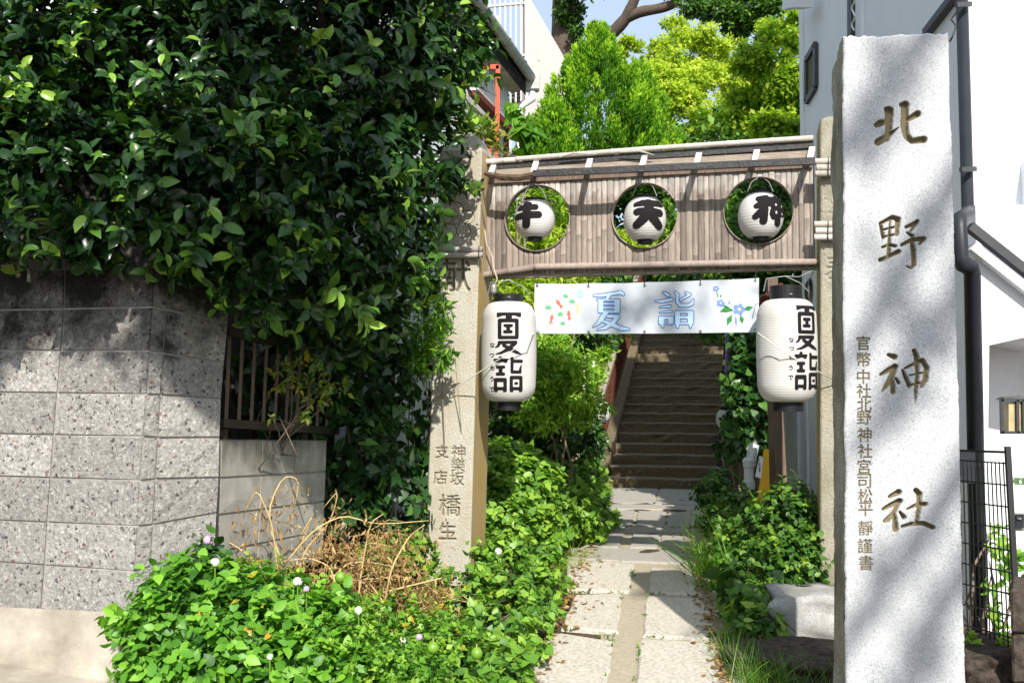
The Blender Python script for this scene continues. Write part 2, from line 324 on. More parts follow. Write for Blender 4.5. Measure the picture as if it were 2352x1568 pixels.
def fill(xs, ys, D):
    """polygons of the region D<0 on the grid (marching squares), as 2-D verts and faces"""
    V = []; Fc = []
    ins = D < 0; cnt = ins[:-1, :-1]*1+ins[1:, :-1]+ins[:-1, 1:]+ins[1:, 1:]
    for j, i in np.argwhere(cnt > 0):
        c = [(xs[i], ys[j], D[j, i]), (xs[i+1], ys[j], D[j, i+1]), (xs[i+1], ys[j+1], D[j+1, i+1]), (xs[i], ys[j+1], D[j+1, i])]
        poly = []
        for a, b in zip(c, c[1:]+c[:1]):
            if a[2] < 0: poly.append(a[:2])
            if (a[2] < 0) != (b[2] < 0):
                t = a[2]/(a[2]-b[2]); poly.append((a[0]+t*(b[0]-a[0]), a[1]+t*(b[1]-a[1])))
        if len(poly) > 2: k = len(V); V += poly; Fc.append(tuple(range(k, k+len(poly))))
    return np.array(V).reshape(-1, 2), Fc
def inkfill(items, box, step):
    xs = np.arange(box[0], box[2]+step, step); ys = np.arange(box[1], box[3]+step, step); X, Y = np.meshgrid(xs, ys)
    return fill(xs, ys, ink(X, Y, items))
_gl = {}
def glyph(ch):
    """triangles of one character from Blender's built-in font, centred, unit size, y up"""
    if ch not in _gl:
        cu = bpy.data.curves.new('lettering', 'FONT'); cu.body = ch; o = bpy.data.objects.new('lettering', cu); COL.objects.link(o)
        bpy.context.view_layer.update(); e = o.evaluated_get(bpy.context.evaluated_depsgraph_get()); me = e.to_mesh()
        me.calc_loop_triangles(); v = np.array([x.co[:2] for x in me.vertices]).reshape(-1, 2); f = np.array([t.vertices[:] for t in me.loop_triangles])
        e.to_mesh_clear(); bpy.data.objects.remove(o); bpy.data.curves.remove(cu)
        c = (v.max(0)+v.min(0))/2; v = (v-c)/max((v.max(0)-v.min(0)).max(), .55); _gl[ch] = (v, f)
    return _gl[ch]
def glyph_sd(X, Y, ch, cx, cy, size, bold=0.):
    """distance field of a font character on a q-pixel grid (Y down)"""
    v, f = glyph(ch); v = v*[size, -size]+[cx, cy]; D = np.full(X.shape, 1e3)
    mk = (np.abs(X-cx) < size*.8) & (np.abs(Y-cy) < size*.8); x, y = X[mk], Y[mk]; d = np.full(x.shape, 1e3); inside = np.zeros(x.shape, bool)
    ed = {}
    for a, b, c in f:
        for e in ((a, b), (b, c), (c, a)): k = tuple(sorted(e)); ed[k] = ed.get(k, 0)+1
        A, Bq, C = v[a], v[b], v[c]
        s = [(q[0]-p[0])*(y-p[1])-(q[1]-p[1])*(x-p[0]) for p, q in ((A, Bq), (Bq, C), (C, A))]
        inside |= ((s[0] >= 0) & (s[1] >= 0) & (s[2] >= 0)) | ((s[0] <= 0) & (s[1] <= 0) & (s[2] <= 0))
    for (a, b), n_ in ed.items():
        if n_ == 1: d = np.minimum(d, capsule(x, y, [(*v[a], 0), (*v[b], 0)]))
    D[mk] = np.where(inside, -d, d)-bold; return D
# ------------------------------------------------------------------ leaves
def _tri(fs):
    out = []
    for f in fs: out += [(f[0], f[i], f[i+1]) for i in range(1, len(f)-1)]
    return np.array(out)
LEAF = {
 'oval': (np.array([(0, 0, 0), (.2, .17, .07), (.22, 0, 0), (.2, -.17, .07), (.48, .24, .08), (.5, 0, -.02), (.48, -.24, .08), (.77, .17, .02), (.78, 0, -.08), (.77, -.17, .02), (1, 0, -.2)]), _tri([(0, 2, 1), (0, 3, 2), (1, 2, 5, 4), (2, 3, 6, 5), (4, 5, 8, 7), (5, 6, 9, 8), (7, 8, 10), (8, 9, 10)])),
 'toothed': (np.array([(0, 0, 0), (.14, .22, .03), (.25, 0, -.01), (.14, -.22, .03), (.42, .31, .04), (.5, 0, -.03), (.42, -.31, .04), (.72, .2, -.02), (.74, 0, -.07), (.72, -.2, -.02), (1, 0, -.18)]), _tri([(0, 2, 1), (0, 3, 2), (1, 2, 5, 4), (2, 3, 6, 5), (4, 5, 8, 7), (5, 6, 9, 8), (7, 8, 10), (8, 9, 10)])),
 'heart': (np.array([(0, 0, 0), (-.12, .27, .03), (.2, .42, .02), (.38, 0, -.03), (.2, -.42, .02), (-.12, -.27, .03), (.6, .24, -.03), (.6, -.24, -.03), (1, 0, -.13)]), _tri([(0, 3, 2, 1), (0, 5, 4, 3), (2, 3, 6), (3, 4, 7), (6, 3, 8), (3, 7, 8)])),
 'diamond': (np.array([(0, 0, 0), (.42, .24, .03), (1, 0, -.06), (.42, -.24, .03)]), np.array([(0, 2, 1), (0, 3, 2)])),
 'lance': (np.array([(0, 0, 0), (.35, .13, .03), (1, 0, -.12), (.35, -.13, .03)]), np.array([(0, 2, 1), (0, 3, 2)])),
 'spray': (np.array([(0, 0, 0), (.35, .16, 0), (1, .03, 0), (.35, -.16, .03), (.5, 0, .14)]), np.array([(0, 4, 1), (1, 4, 2), (2, 4, 3), (3, 4, 0)])),
 'blade': (np.array([(0, .03, 0), (0, -.03, 0), (.35, .028, 0), (.35, -.028, 0), (.7, .018, -.08), (.7, -.018, -.08), (1, 0, -.26)]), _tri([(0, 1, 3, 2), (2, 3, 5, 4), (4, 5, 6)])),
}
def nrm(a): return a/(np.linalg.norm(a, axis=-1, keepdims=True)+1e-9)
def rdir(n): return nrm(rng.normal(size=(n, 3)))
def blobs_pts(bl, n, back=.25, lo=.72, hi=1.06):
    """points near the skin of a set of blobs (qx, qy, depth, rx, ry, rz in metres)"""
    wd = [isinstance(b[0], str) for b in bl]; bl = [b[1:] if w_ else b for b, w_ in zip(bl, wd)]
    bl = [b if len(b) == 6 else (*b[:3], b[3], b[3], b[3]) for b in bl]
    c = np.array([np.array(b[:3]) if w_ else P(b[0], b[1], b[2]) for b, w_ in zip(bl, wd)]); r = np.array([b[3:] for b in bl]); wgt = r[:, 0]*r[:, 2]; wgt = wgt/wgt.sum()
    k = rng.choice(len(bl), n*2, p=wgt); u = rdir(n*2)
    keep = (u[:, 1] < .3) | (rng.random(n*2) < back); k, u = k[keep][:n], u[keep][:n]
    ph = k*1.7; lump = 1+.16*np.sin(u[:, 0]*5+ph)*np.cos(u[:, 2]*5.3+ph*.6)+.09*np.sin(u[:, 0]*11+u[:, 2]*13+ph)
    rad = rng.uniform(lo, hi, len(k))*lump
    return c[k]+u*r[k]*rad[:, None], u, rad
def airy(bl, m=9, k=.52):
    out = []
    for b in bl:
        if isinstance(b[0], str): out.append(b); continue
        b = b if len(b) == 6 else (*b[:3], b[3], b[3], b[3]); s_ = F/b[2]
        for _ in range(m):
            u = rdir(1)[0]*rng.uniform(.45, .9); q_ = k*rng.uniform(.55, 1.15); out.append((b[0]+u[0]*b[3]*s_, b[1]-u[2]*b[5]*s_, b[2]+u[1]*b[4], b[3]*q_, b[4]*q_, b[5]*q_*.75))
    return out
def sprigs(p, d, K, L, spread=55, gap=.28, droop=.25, jit=.25, wid=1., lo=.45, hi=1.25):
    """K leaves round each twig tip -> pos, dir, normal, size"""
    n = len(p); d = nrm(d); a = nrm(np.cross(d, rdir(n))); b = np.cross(d, a)
    i = np.tile(np.arange(K), n); P_ = np.repeat(p, K, 0); D_ = np.repeat(d, K, 0); A = np.repeat(a, K, 0); Bq = np.repeat(b, K, 0)
    th = i*2.4+np.repeat(rng.uniform(0, 6.28, n), K); sp = np.radians(spread)*rng.uniform(.6, 1.25, n*K)
    rad = A*np.cos(th)[:, None]+Bq*np.sin(th)[:, None]
    dr = D_*np.cos(sp)[:, None]+rad*np.sin(sp)[:, None]+rng.normal(size=(n*K, 3))*jit; dr[:, 2] -= droop; dr = nrm(dr)
    sz = L*rng.uniform(lo, hi, n*K); pos = P_-D_*(i*gap*L)[:, None]
    nn = D_+np.array([0, 0, .35])+rng.normal(size=(n*K, 3))*jit; nn = nrm(nn-dr*(nn*dr).sum(1, keepdims=True))
    return pos, dr, nn, sz
def leaves(parent, kind, pos, dr, nn, sz, mat, tint, wid=1., single=0, name='foliage', lname='leaf'):
    pv, pf = LEAF[kind]; n = len(pos)
    if single:
        qx, qy, z = proj(pos); cell = 16
        ok = (qx > -10) & (qx < 2362) & (qy > -10) & (qy < 1578); key = (qx//cell).astype(int)*1000+(qy//cell).astype(int)
        o = np.argsort(z+1e6*~ok, kind='stable'); _, first = np.unique(key[o], return_index=True); cand = o[first]; cand = cand[ok[cand]]
        # front-most in its cell, best turned towards the eye, largest
        view = nrm(CAM-pos[cand]); score = sz[cand]/z[cand]*(.35+np.abs((view*nn[cand]).sum(1))); cand = cand[np.argsort(-score)][:single]
        protos = []
        for q in range(5):
            me = bpy.data.meshes.new(lname); me.from_pydata((pv*[1, wid, 1]).tolist(), [], pf.tolist()); me.polygons.foreach_set('use_smooth', [True]*len(pf))
            at = me.attributes.new('tint', 'FLOAT', 'POINT'); at.data.foreach_set('value', [q/4]*len(pv)); me.materials.append(mat); protos.append(me)
        off = np.array(wloc(parent))
        for i in cand:
            x = dr[i]; zc = nn[i]; y = np.cross(zc, x); o_ = bpy.data.objects.new(lname, protos[int(round(float(np.clip(tint[i], 0, 1))*4))]); COL.objects.link(o_); o_.parent = parent
            Mx = Matrix.Identity(4)
            for r_ in range(3): Mx[r_][0], Mx[r_][1], Mx[r_][2], Mx[r_][3] = x[r_]*sz[i], y[r_]*sz[i], zc[r_]*sz[i], pos[i][r_]-off[r_]
            o_.matrix_basis = Mx
        keep = np.ones(n, bool); keep[cand] = False; pos, dr, nn, sz, tint = pos[keep], dr[keep], nn[keep], sz[keep], tint[keep]; n = len(pos)
    y = np.cross(nn, dr); V = pos[:, None]+sz[:, None, None]*(pv[None, :, :1]*dr[:, None]+pv[None, :, 1:2]*wid*y[:, None]+pv[None, :, 2:]*nn[:, None])
    Fc = pf[None]+(np.arange(n)*len(pv))[:, None, None]
    return tri_mesh(name, V.reshape(-1, 3), Fc.reshape(-1, 3), mat, parent, True, {'tint': np.repeat(np.clip(tint, 0, 1), len(pv))}, kind='stuff')
def bush(name, label, cat, base, bl, n, K, L, kind, mat, single=0, wid=1., spread=55, droop=.25, up=.35, back=.25, group=None, tintmid=.45, wood='greystem', trunk=.02, gap=.28, twigs=10, lo=.72, hi=1.06, clump=0.):
    """a shrub: an Empty at its foot > stem pieces, single leaves, the rest of the foliage"""
    t = thing(name, label, cat, base, group); p, u, rad = blobs_pts(bl, n, back, lo, hi)
    if clump:  # leave gaps between the clumps
        q_ = p*2*math.pi/clump; f_ = np.sin(q_[:, 0]+1.3*np.sin(q_[:, 2]*.7))*np.cos(q_[:, 2]*1.1+.8*np.sin(q_[:, 0]*.6))+.6*np.sin(q_[:, 0]*2.3+q_[:, 1]*1.7)*np.cos(q_[:, 2]*2.1); k_ = f_ > -.35; p, u, rad = p[k_], u[k_], rad[k_]+f_[k_]*.04
    d = u+np.array([0, 0, up])+rng.normal(size=u.shape)*.35
    pos, dr, nn, sz = sprigs(p, d, K, L, spread, gap, droop)
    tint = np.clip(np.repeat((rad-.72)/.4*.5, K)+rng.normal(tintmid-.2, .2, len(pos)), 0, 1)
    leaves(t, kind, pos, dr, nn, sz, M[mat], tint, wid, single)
    if trunk:
        mb = MB(); base = np.asarray(base, float)
        for q in range(min(twigs, len(bl)*3)):
            b = bl[q % len(bl)]; c = P(b[0], b[1], b[2])+rng.normal(size=3)*b[3]*.45; c[1] += b[3]*.5; mid = (base+c)/2+rng.normal(size=3)*.12+[0, .1, 0]
            mb.tube([base+rng.normal(size=3)*[.05, .05, 0], mid, c], [trunk, trunk*.7, trunk*.3], 6)
        mb.build('stem', M[wood], t, True)
    return t
# ================================================================== ground and path
B0 = 7.25; RISE, GO = .15, .32
def gz(x, y):
    d0 = np.stack([np.asarray(x, float)-G0[0], np.asarray(y, float)-G0[1], 0*np.asarray(x, float)], -1); s = d0@T; b = d0@B
    e = np.maximum(0, np.maximum(-s-.15, s-1.65)); ramp = np.clip(e/1.5, 0, 1)
    side = ramp*np.clip((b-.8)*.40, 0, 4.4); side = np.where(s > 2.3, np.minimum(side, .35+np.clip((b-4.5)*.4, 0, 4)), side)
    stair = np.clip((b-B0)*RISE/GO-.2, 0, 3.4); return np.maximum(side, stair)-.025
xs = np.unique(np.concatenate([np.linspace(-45, 45, 31), np.arange(-5, 8.1, .25)])); ys = np.unique(np.concatenate([np.linspace(-14, 85, 40), np.arange(4, 24, .25)]))
X, Y = np.meshgrid(xs, ys); Zg = gz(X, Y)+np.where((np.abs(X) < 8) & (Y > 9), rng.normal(size=X.shape)*.02, 0)
V = np.stack([X, Y, Zg], -1).reshape(-1, 3); nx = len(xs); idx = np.arange(len(V)).reshape(Y.shape)
Fq = np.stack([idx[:-1, :-1], idx[:-1, 1:], idx[1:, 1:], idx[1:, :-1]], -1).reshape(-1, 4)
tri_mesh('ground', V, Fq, M['soil'], None, True, kind='structure')
path = tri_mesh('path', np.array([PZ(1375, 1600, -.012), PZ(1720, 1600, -.012), PZ(1640, 1119, -.012), PZ(1392, 1117, -.012)]).reshape(-1, 3), np.array([[0, 1, 2, 3]]), M['mortar'], None, False, kind='structure')
def slab(qp, mat, th=.09, up=.0, rough=1.):
    pts = [PZ(x, y, up) for x, y in qp]; c = np.mean(pts, 0); ring = []
    for a, b in zip(pts, pts[1:]+pts[:1]):
        L = np.linalg.norm(b-a); k = max(2, int(L/.12))
        for i in range(k): ring.append(a+(b-a)*i/k+rng.normal(size=3)*[.006, .006, 0]*rough*(i > 0))
    n = len(ring); inner = [c+(p-c)*.95+np.array([0, 0, .005]) for p in ring]; low = [p-Z*th for p in ring]; ring = [p-Z*.004 for p in ring]
    v = inner+ring+low; f = [tuple(range(n))]+[(i, n+i, n+(i+1) % n, (i+1) % n) for i in range(n)]+[(n+i, 2*n+i, 2*n+(i+1) % n, n+(i+1) % n) for i in range(n)]
    return link('paving_stone', v, f, mat, path)
def c8(*p): return [(775+x*.342, 1031.8+y*.342) for x, y in p]
def c9(*p): return [(1547.6+x*.342, 1031.8+y*.342) for x, y in p]
sl_, fl_ = M['slab'], M['flag']
slab([(1303, 1286), (1456, 1294), (1445, 1359), (1300, 1353)], sl_); slab([(1322, 1365), (1428, 1362), (1421, 1451), (1289, 1440)], sl_)
slab([(1262, 1449), (1411, 1471), (1386, 1600), (1150, 1600)], sl_); slab([(1497, 1302), (1586, 1311), (1612, 1366), (1489, 1360)], sl_)
slab([(1485, 1367), (1617, 1374), (1660, 1472), (1477, 1459)], sl_); slab([(1474, 1465), (1662, 1478), (1672, 1600), (1454, 1600)], sl_)
slab([(1290, 1270), (1310, 1258), (1590, 1262), (1592, 1294), (1440, 1289), (1300, 1281)], fl_, rough=2)
slab([(1345, 1224), (1434, 1224), (1420, 1255), (1335, 1255)], fl_); slab([(1454, 1225), (1516, 1226), (1510, 1257), (1446, 1256)], fl_); slab([(1521, 1226), (1575, 1227), (1585, 1258), (1514, 1257)], fl_)
slab([(1352, 1209), (1580, 1212), (1582, 1222), (1346, 1221)], fl_)
slab([(1395, 1172), (1458, 1171), (1452, 1206), (1360, 1206)], fl_); slab([(1464, 1172), (1530, 1175), (1526, 1208), (1461, 1206)], fl_); slab([(1536, 1175), (1590, 1177), (1585, 1209), (1532, 1208)], fl_)
slab([(1400, 1157), (1600, 1160), (1598, 1170), (1395, 1168)], fl_); slab([(1405, 1118), (1512, 1119), (1500, 1155), (1405, 1154)], fl_); slab([(1516, 1119), (1640, 1120), (1620, 1158), (1504, 1156)], fl_)
# gutter and kerb at the foot of the left wall
MB().hexa([PZ(-260, 1640, .0), PZ(215, 1640, .0), PZ(215, 1640, .0)+Z*.03, PZ(-260, 1640, .0)+Z*.03, PZ(-260, 1500, -.04), PZ(262, 1560, -.04), PZ(262, 1560, -.04)+Z*.055, PZ(-260, 1490, -.04)+Z*.11]).build('gutter', M['concrete'], None, kind='structure')
# ================================================================== stairs
st = thing('stone_stairs', 'long dark stone staircase climbing behind the banner', 'stairs', G(.7, -B0, 0))
NS = 24
for k in range(NS):
    s0, s1 = -.06, 1.53; z1 = (k+1)*RISE; n = 10; b0 = B0+k*GO; top = []; v = []; f = []
    for i in range(n+1):
        s = s0+(s1-s0)*i/n; j = rng.normal()*.006; h = rng.normal()*.004
        v += [G(s, -b0-j, z1-RISE-.02), G(s, -b0-j-.006+rng.normal()*.01, z1-RISE*.5), G(s, -b0-j, z1-.012+h), G(s, -b0-.014, z1+h), G(s, -b0-GO-.03, z1+h)]
    for i in range(n):
        for r in range(4): f.append((i*5+r, i*5+5+r, i*5+6+r, i*5+1+r))
    o = link('step', v, f, M['step'], st); o.data.materials.append(M['tread']); [setattr(pl_, 'material_index', 1) for pl_ in o.data.polygons if abs(pl_.normal.z) > .6]  # top faces take the paler material, fronts the browner one
# the sloping stone string on the left of the flight and the rusty railing
def sb(s, b, z): return G(s, -b, z)
cw = thing('stair_side_wall', 'low sloping stone side wall along the left of the stairs', 'side wall', sb(-.2, B0, 0))
for k in range(6):
    b0 = B0+.1+k*1.25; z0 = (b0-B0)*RISE/GO; z1 = z0+1.23*RISE/GO
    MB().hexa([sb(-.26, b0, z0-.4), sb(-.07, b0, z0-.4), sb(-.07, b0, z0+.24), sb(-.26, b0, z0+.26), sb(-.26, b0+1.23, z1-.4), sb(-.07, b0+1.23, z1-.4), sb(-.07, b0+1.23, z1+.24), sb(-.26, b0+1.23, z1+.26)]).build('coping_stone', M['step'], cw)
rl = thing('stair_railing', 'rusty iron railing with thin bars along the left of the stairs', 'railing', sb(-.2, B0, .3))
MB().bar(sb(-.2, B0+.2, 1.30), sb(-.2, B0+7.6, 1.30+7.4*RISE/GO), .10, .07).build('handrail', M['gwood'], rl)
MB().bar(sb(-.2, B0+.2, .55), sb(-.2, B0+7.6, .55+7.4*RISE/GO), .05, .04).build('bottom_rail', M['rust'], rl)
for k in range(50):
    b0 = B0+.25+k*.145; z0 = (b0-B0)*RISE/GO; MB().bar(sb(-.2, b0, z0+.46), sb(-.2, b0, z0+1.18), .022, .022).build('railing_bar', M['rust'], rl)
# ================================================================== carved stones
def carved(name, quad_fn, xs, ys, sd, depth, soft, mat, parent, nvec):
    """a face with lettering cut into it: points quad_fn(qx,qy) pushed inwards by the distance field"""
    X, Y = np.meshgrid(xs, ys); Pt = quad_fn(X, Y); D = sd(X, Y)
    c = np.clip(-D/soft, 0, 1); c = c*c*(3-2*c)
    Pt = Pt-nvec*(depth*c)[..., None]; idx = np.arange(X.size).reshape(X.shape)
    Fq = np.stack([idx[:-1, :-1], idx[1:, :-1], idx[1:, 1:], idx[:-1, 1:]], -1).reshape(-1, 4)
    return tri_mesh(name, Pt.reshape(-1, 3), Fq, mat, parent, True, {'carve': np.clip(-(D-.6)/1.6, 0, 1).ravel()})
def s(*p): return ('s', list(p))
def off(items, fx, fy, kr):
    out = []
    for it in items:
        if it[0] in 'sc': out.append((it[0], [(fx(x), fy(y), r*kr) for x, y, r in it[1]]))
        else: out.append((it[0], fx(it[1]), fy(it[2]), fx(it[3]), fy(it[4]), *( [it[5]*kr] if len(it) > 5 else [])))
    return out
K3 = lambda x: 1547.6+x*.342
kita = [s((1432, 735, 20), (1448, 745, 32), (1447, 860, 24), (1432, 930, 22)), s((1362, 840, 18), (1392, 826, 24), (1440, 812, 12)), s((1372, 955, 25), (1425, 925, 24), (1470, 890, 14), (1512, 856, 4)),
        s((1532, 705, 18), (1556, 705, 28), (1550, 840, 28), (1565, 915, 24), (1600, 948, 20), (1680, 938, 26)), s((1570, 805, 16), (1640, 765, 24))]
no = [s((1390, -8, 14), (1408, 85, 14)), s((1395, -14, 12), (1470, -52, 16), (1508, -38, 20), (1500, 62, 15)), s((1415, 30, 8), (1495, 12, 9)), s((1415, 78, 8), (1495, 62, 9)), s((1455, -35, 9), (1445, 205, 16)),
      s((1402, 150, 9), (1450, 132, 12), (1492, 142, 12)), s((1388, 235, 16), (1440, 215, 13), (1512, 178, 17)), s((1562, 14, 12), (1620, -10, 16), (1638, -24, 15), (1592, 42, 9)), s((1570, 52, 9), (1605, 74, 15)),
      s((1532, 135, 12), (1600, 100, 15), (1682, 92, 17), (1650, 132, 7)), s((1600, 105, 14), (1612, 180, 20), (1614, 265, 16), (1596, 290, 10), (1562, 274, 5))]
kami = [s((1445, 872, 13), (1485, 886, 21)), s((1392, 1004, 12), (1440, 976, 18), (1488, 952, 22)), s((1488, 958, 20), (1455, 1040, 22), (1425, 1085, 16), (1396, 1122, 5)), s((1470, 1020, 15), (1474, 1118, 20)), s((1495, 1030, 9), (1512, 1060, 13)),
        s((1538, 975, 10), (1562, 1030, 16), (1584, 1082, 15)), s((1555, 962, 9), (1610, 935, 12), (1672, 908, 16)), s((1672, 912, 18), (1700, 960, 20), (1692, 1040, 20), (1668, 1082, 15)), s((1585, 1010, 7), (1685, 990, 8)), s((1585, 1075, 8), (1672, 1058, 10)),
        s((1615, 842, 14), (1632, 885, 20), (1638, 1000, 16), (1628, 1110, 15), (1624, 1205, 4))]
yashiro = [s((1452, 318, 13), (1512, 288, 23)), s((1408, 402, 13), (1450, 378, 17), (1518, 348, 23)), s((1512, 356, 18), (1478, 430, 18), (1440, 470, 20), (1418, 482, 14)), s((1482, 420, 15), (1492, 535, 22)), s((1520, 420, 10), (1548, 455, 18)),
           s((1570, 402, 8), (1625, 375, 14), (1690, 368, 18)), s((1628, 275, 18), (1650, 300, 22), (1650, 380, 18), (1632, 495, 15)), s((1536, 518, 12), (1600, 500, 15), (1680, 497, 17), (1745, 525, 16))]
big = off(kita, K3, lambda y: y*.342, .342)+off(no+kami, K3, lambda y: 516.7+y*.342, .342)+off(yashiro, K3, lambda y: 1031.8+y*.342, .342)
small = [('官', 1983, 788.6), ('幣', 1984, 826), ('中', 1983, 865.6), ('社', 1984, 898), ('北', 1985, 930), ('野', 1985, 960), ('神', 1986, 999), ('社', 1987, 1036), ('宮', 1985, 1072), ('司', 1985, 1105), ('松', 1987, 1139), ('平', 1988, 1170), ('靜', 1988, 1213), ('謹', 1987, 1254), ('書', 1989, 1293)]
def pillar_sd(X, Y):
    D = ink(X, Y, big)
    for ch, x, y in small: D = np.minimum(D, glyph_sd(X, Y, ch, x, y, 33, .95))
    return D
PD = 4.3; pil = thing('inscribed_pillar', 'tall pale granite pillar carved with four large characters at the right', 'stone pillar', P(2075, HOR+EYE*F/PD, PD))
xl = lambda y: 1936+(y-85)*.0045; xr = lambda y: 2180+(y-75)*.0262
ys = np.concatenate([np.arange(78, 1330, 1.5), np.arange(1330, HOR+EYE*F/PD+6, 6.)])
tx = np.concatenate([np.linspace(0, .07, 10)[:-1], np.linspace(.07, .32, 56)[:-1], np.linspace(.32, 1, 92)]); Xg, Yg = np.meshgrid(tx, ys)
def jag(): return sum(np.interp(ys, np.arange(40, 1900, q_), rng.normal(size=len(np.arange(40, 1900, q_)))*a_) for q_, a_ in ((6, .35), (23, .6), (95, 1.1)))
edge = jag(); edge2 = jag()
XQ = (xl(Yg)+edge[:, None])*(1-Xg)+(xr(Yg)+edge2[:, None])*Xg
topj = np.interp(tx, np.linspace(0, 1, 26), rng.normal(size=26)*2.2)-tx*8+3*(tx < .05); fadey = np.clip(1-(Yg-78)/60, 0, 1)**2; YQ = Yg+topj[None]*fadey+6*fadey
ny = np.array([0, -1., 0]); D = pillar_sd(XQ, YQ); c = np.clip(-D/2.6, 0, 1); c = c*c*(3-2*c)
big_d = np.clip(-ink(XQ, YQ, big)/2.6, 0, 1); dep = c*.010+big_d*.016
Pt = P(XQ, YQ, PD)-ny*dep[..., None]
rim = np.minimum(np.minimum(Xg, 1-Xg)*260, (Yg-78)*.8); Pt = Pt-ny*(np.clip(1-rim/3.0, 0, 1)*.008*rng.uniform(.7, 1.2, Xg.shape))[..., None]
idx = np.arange(XQ.size).reshape(XQ.shape); Fq = np.stack([idx[:-1, :-1], idx[1:, :-1], idx[1:, 1:], idx[:-1, 1:]], -1).reshape(-1, 4)
tri_mesh('carved_face', Pt.reshape(-1, 3), Fq, M['granite'], pil, True, {'carve': np.clip(-(D-.1)/1.2, 0, 1).ravel()})
# rough broken sides, back and top
def rough_side(front, back, n, amp, seed):
    r = np.random.default_rng(seed); m = len(front); v = []; f = []; dirn = nrm(np.cross(back[0]-front[0], front[m//2]-front[0])); cr = np.interp(np.linspace(0, 1, n+1), np.linspace(0, 1, 4), [0, .6, 1, .4])
    lv = [np.interp(np.arange(m), np.arange(0, m+st_, st_), r.normal(size=len(np.arange(0, m+st_, st_)))) for st_ in (5, 9, 23) for _ in range(n+1)]
    for i in range(n+1):
        t = i/n
        for j in range(m):
            a = (lv[i][j]*.6+lv[n+1+i][j]*.8+lv[2*(n+1)+i][j])*amp*cr[i]
            v.append(front[j]*(1-t)+back[j]*t+dirn*a)
    for i in range(n):
        for j in range(m-1): f.append((i*m+j, i*m+j+1, (i+1)*m+j+1, (i+1)*m+j))
    return v, f
fr = Pt[::6, 0]; bq = P(np.interp(YQ[::6, 0], [80, 110, 500, 1500, 1800], [1922, 1911, 1911, 1918, 1914]), YQ[::6, 0], PD+.26)
bq[:, 2] = fr[:, 2]-.03*np.clip((fr[:, 2]-2.8)*3, 0, 1); v, f = rough_side(list(fr), list(bq), 7, .013, 3); link('rough_left_side', v, f, M['granite_rough'], pil, True)
fr2 = Pt[::6, -1]; bq2 = fr2+[.0, .26, 0]; v, f = rough_side(list(fr2), list(bq2), 4, .008, 4); link('rough_right_side', v, f, M['granite_rough'], pil, True)
tpf = Pt[0]; n_ = len(tpf); tpb = np.array([bq[0]+(bq2[0]-bq[0])*t for t in np.linspace(0, 1, n_)]); mid = (tpf+tpb)/2+np.array([0, 0, .015])+rng.normal(size=(n_, 3))*[0, 0, .006]
v = list(tpf)+list(mid)+list(tpb); f = [(r*n_+i, r*n_+i+1, (r+1)*n_+i+1, (r+1)*n_+i) for r in (0, 1) for i in range(n_-1)]; link('rough_top', v, f, M['granite'], pil, True)
link('back_face', [bq[0], bq2[0], bq2[-1], bq[-1]], [(0, 1, 2, 3)], M['granite_rough'], pil)
# gate posts
def gate_post(name, label, q, nfront, sdf, hz, mats, cap, thick, qstep, cut, hide_right=False):
    """q: qx of left/right front edge at two heights (y0,l0,r0,y1,l1,r1)"""
    y0, l0, r0, y1, l1, r1 = q; L = lambda y: l0+(l1-l0)*(y-y0)/(y1-y0); R = lambda y: r0+(r1-r0)*(y-y0)/(y1-y0)
    bot = onG((l1+r1)/2, 1420, nfront); t = thing(name, label, 'gate post', G(*gl(bot)[:2], 0))
    ys = np.arange(y0, hz, qstep); tx = np.linspace(0, 1, int((r1-l1)/qstep)+1); A, Yg = np.meshgrid(tx, ys); XQ = L(Yg)*(1-A)+R(Yg)*A
    D = sdf(XQ, Yg); c = np.clip(-D/cut[1], 0, 1); Pt = onG(XQ, Yg, nfront)-N*(c*cut[0])[..., None]
    rim = np.minimum(A, 1-A)*(r1-l1); Pt = Pt-N*(np.clip(1-rim/3, 0, 1)*.012)[..., None]+N*(rng.normal(size=A.shape)*.0012)[..., None]
    idx = np.arange(XQ.size).reshape(XQ.shape); Fq = np.stack([idx[:-1, :-1], idx[1:, :-1], idx[1:, 1:], idx[:-1, 1:]], -1).reshape(-1, 4)
    tri_mesh('carved_face', Pt.reshape(-1, 3), Fq, mats[0], t, True, {'carve': np.clip(-D/1.2, 0, 1).ravel()})
    fl, frr = Pt[:, 0], Pt[:, -1]; bl, br = fl-N*thick+T*.0, frr-N*thick
    k = slice(None, None, 8); m_ = len(fl[k])
    def strip(nm, a, b, mat): link(nm, list(a)+list(b), [(i, i+1, m_+i+1, m_+i) for i in range(m_-1)], mat, t, False)
    strip('left_side', fl[k], bl[k], mats[1]); strip('right_side', frr[k], br[k], mats[1]); strip('back_face', bl[k], br[k], mats[2])
    a, b, cB, d = fl[0], frr[0], br[0], bl[0]; ctr = (a+b+cB+d)/4
    if cap: ring = [ctr+(p-ctr)*.55+Z*cap for p in (a, b, cB, d)]; link('cap', [a, b, cB, d]+ring, [(0, 1, 5, 4), (1, 2, 6, 5), (2, 3, 7, 6), (3, 0, 4, 7), (4, 5, 6, 7)], mats[2], t)
    return t
def crest(X, Y, cx, cy, R):
    D = np.full(X.shape, 1e3)
    for k in range(5):
        a = math.pi*2*k/5-math.pi/2; d = np.hypot(X-cx-R*.62*math.cos(a), Y-cy-R*.62*math.sin(a)); D = np.minimum(D, np.abs(d-R*.36)-1.3)
    return np.minimum(D, np.abs(np.hypot(X-cx, Y-cy)-R*.17)-1.2)
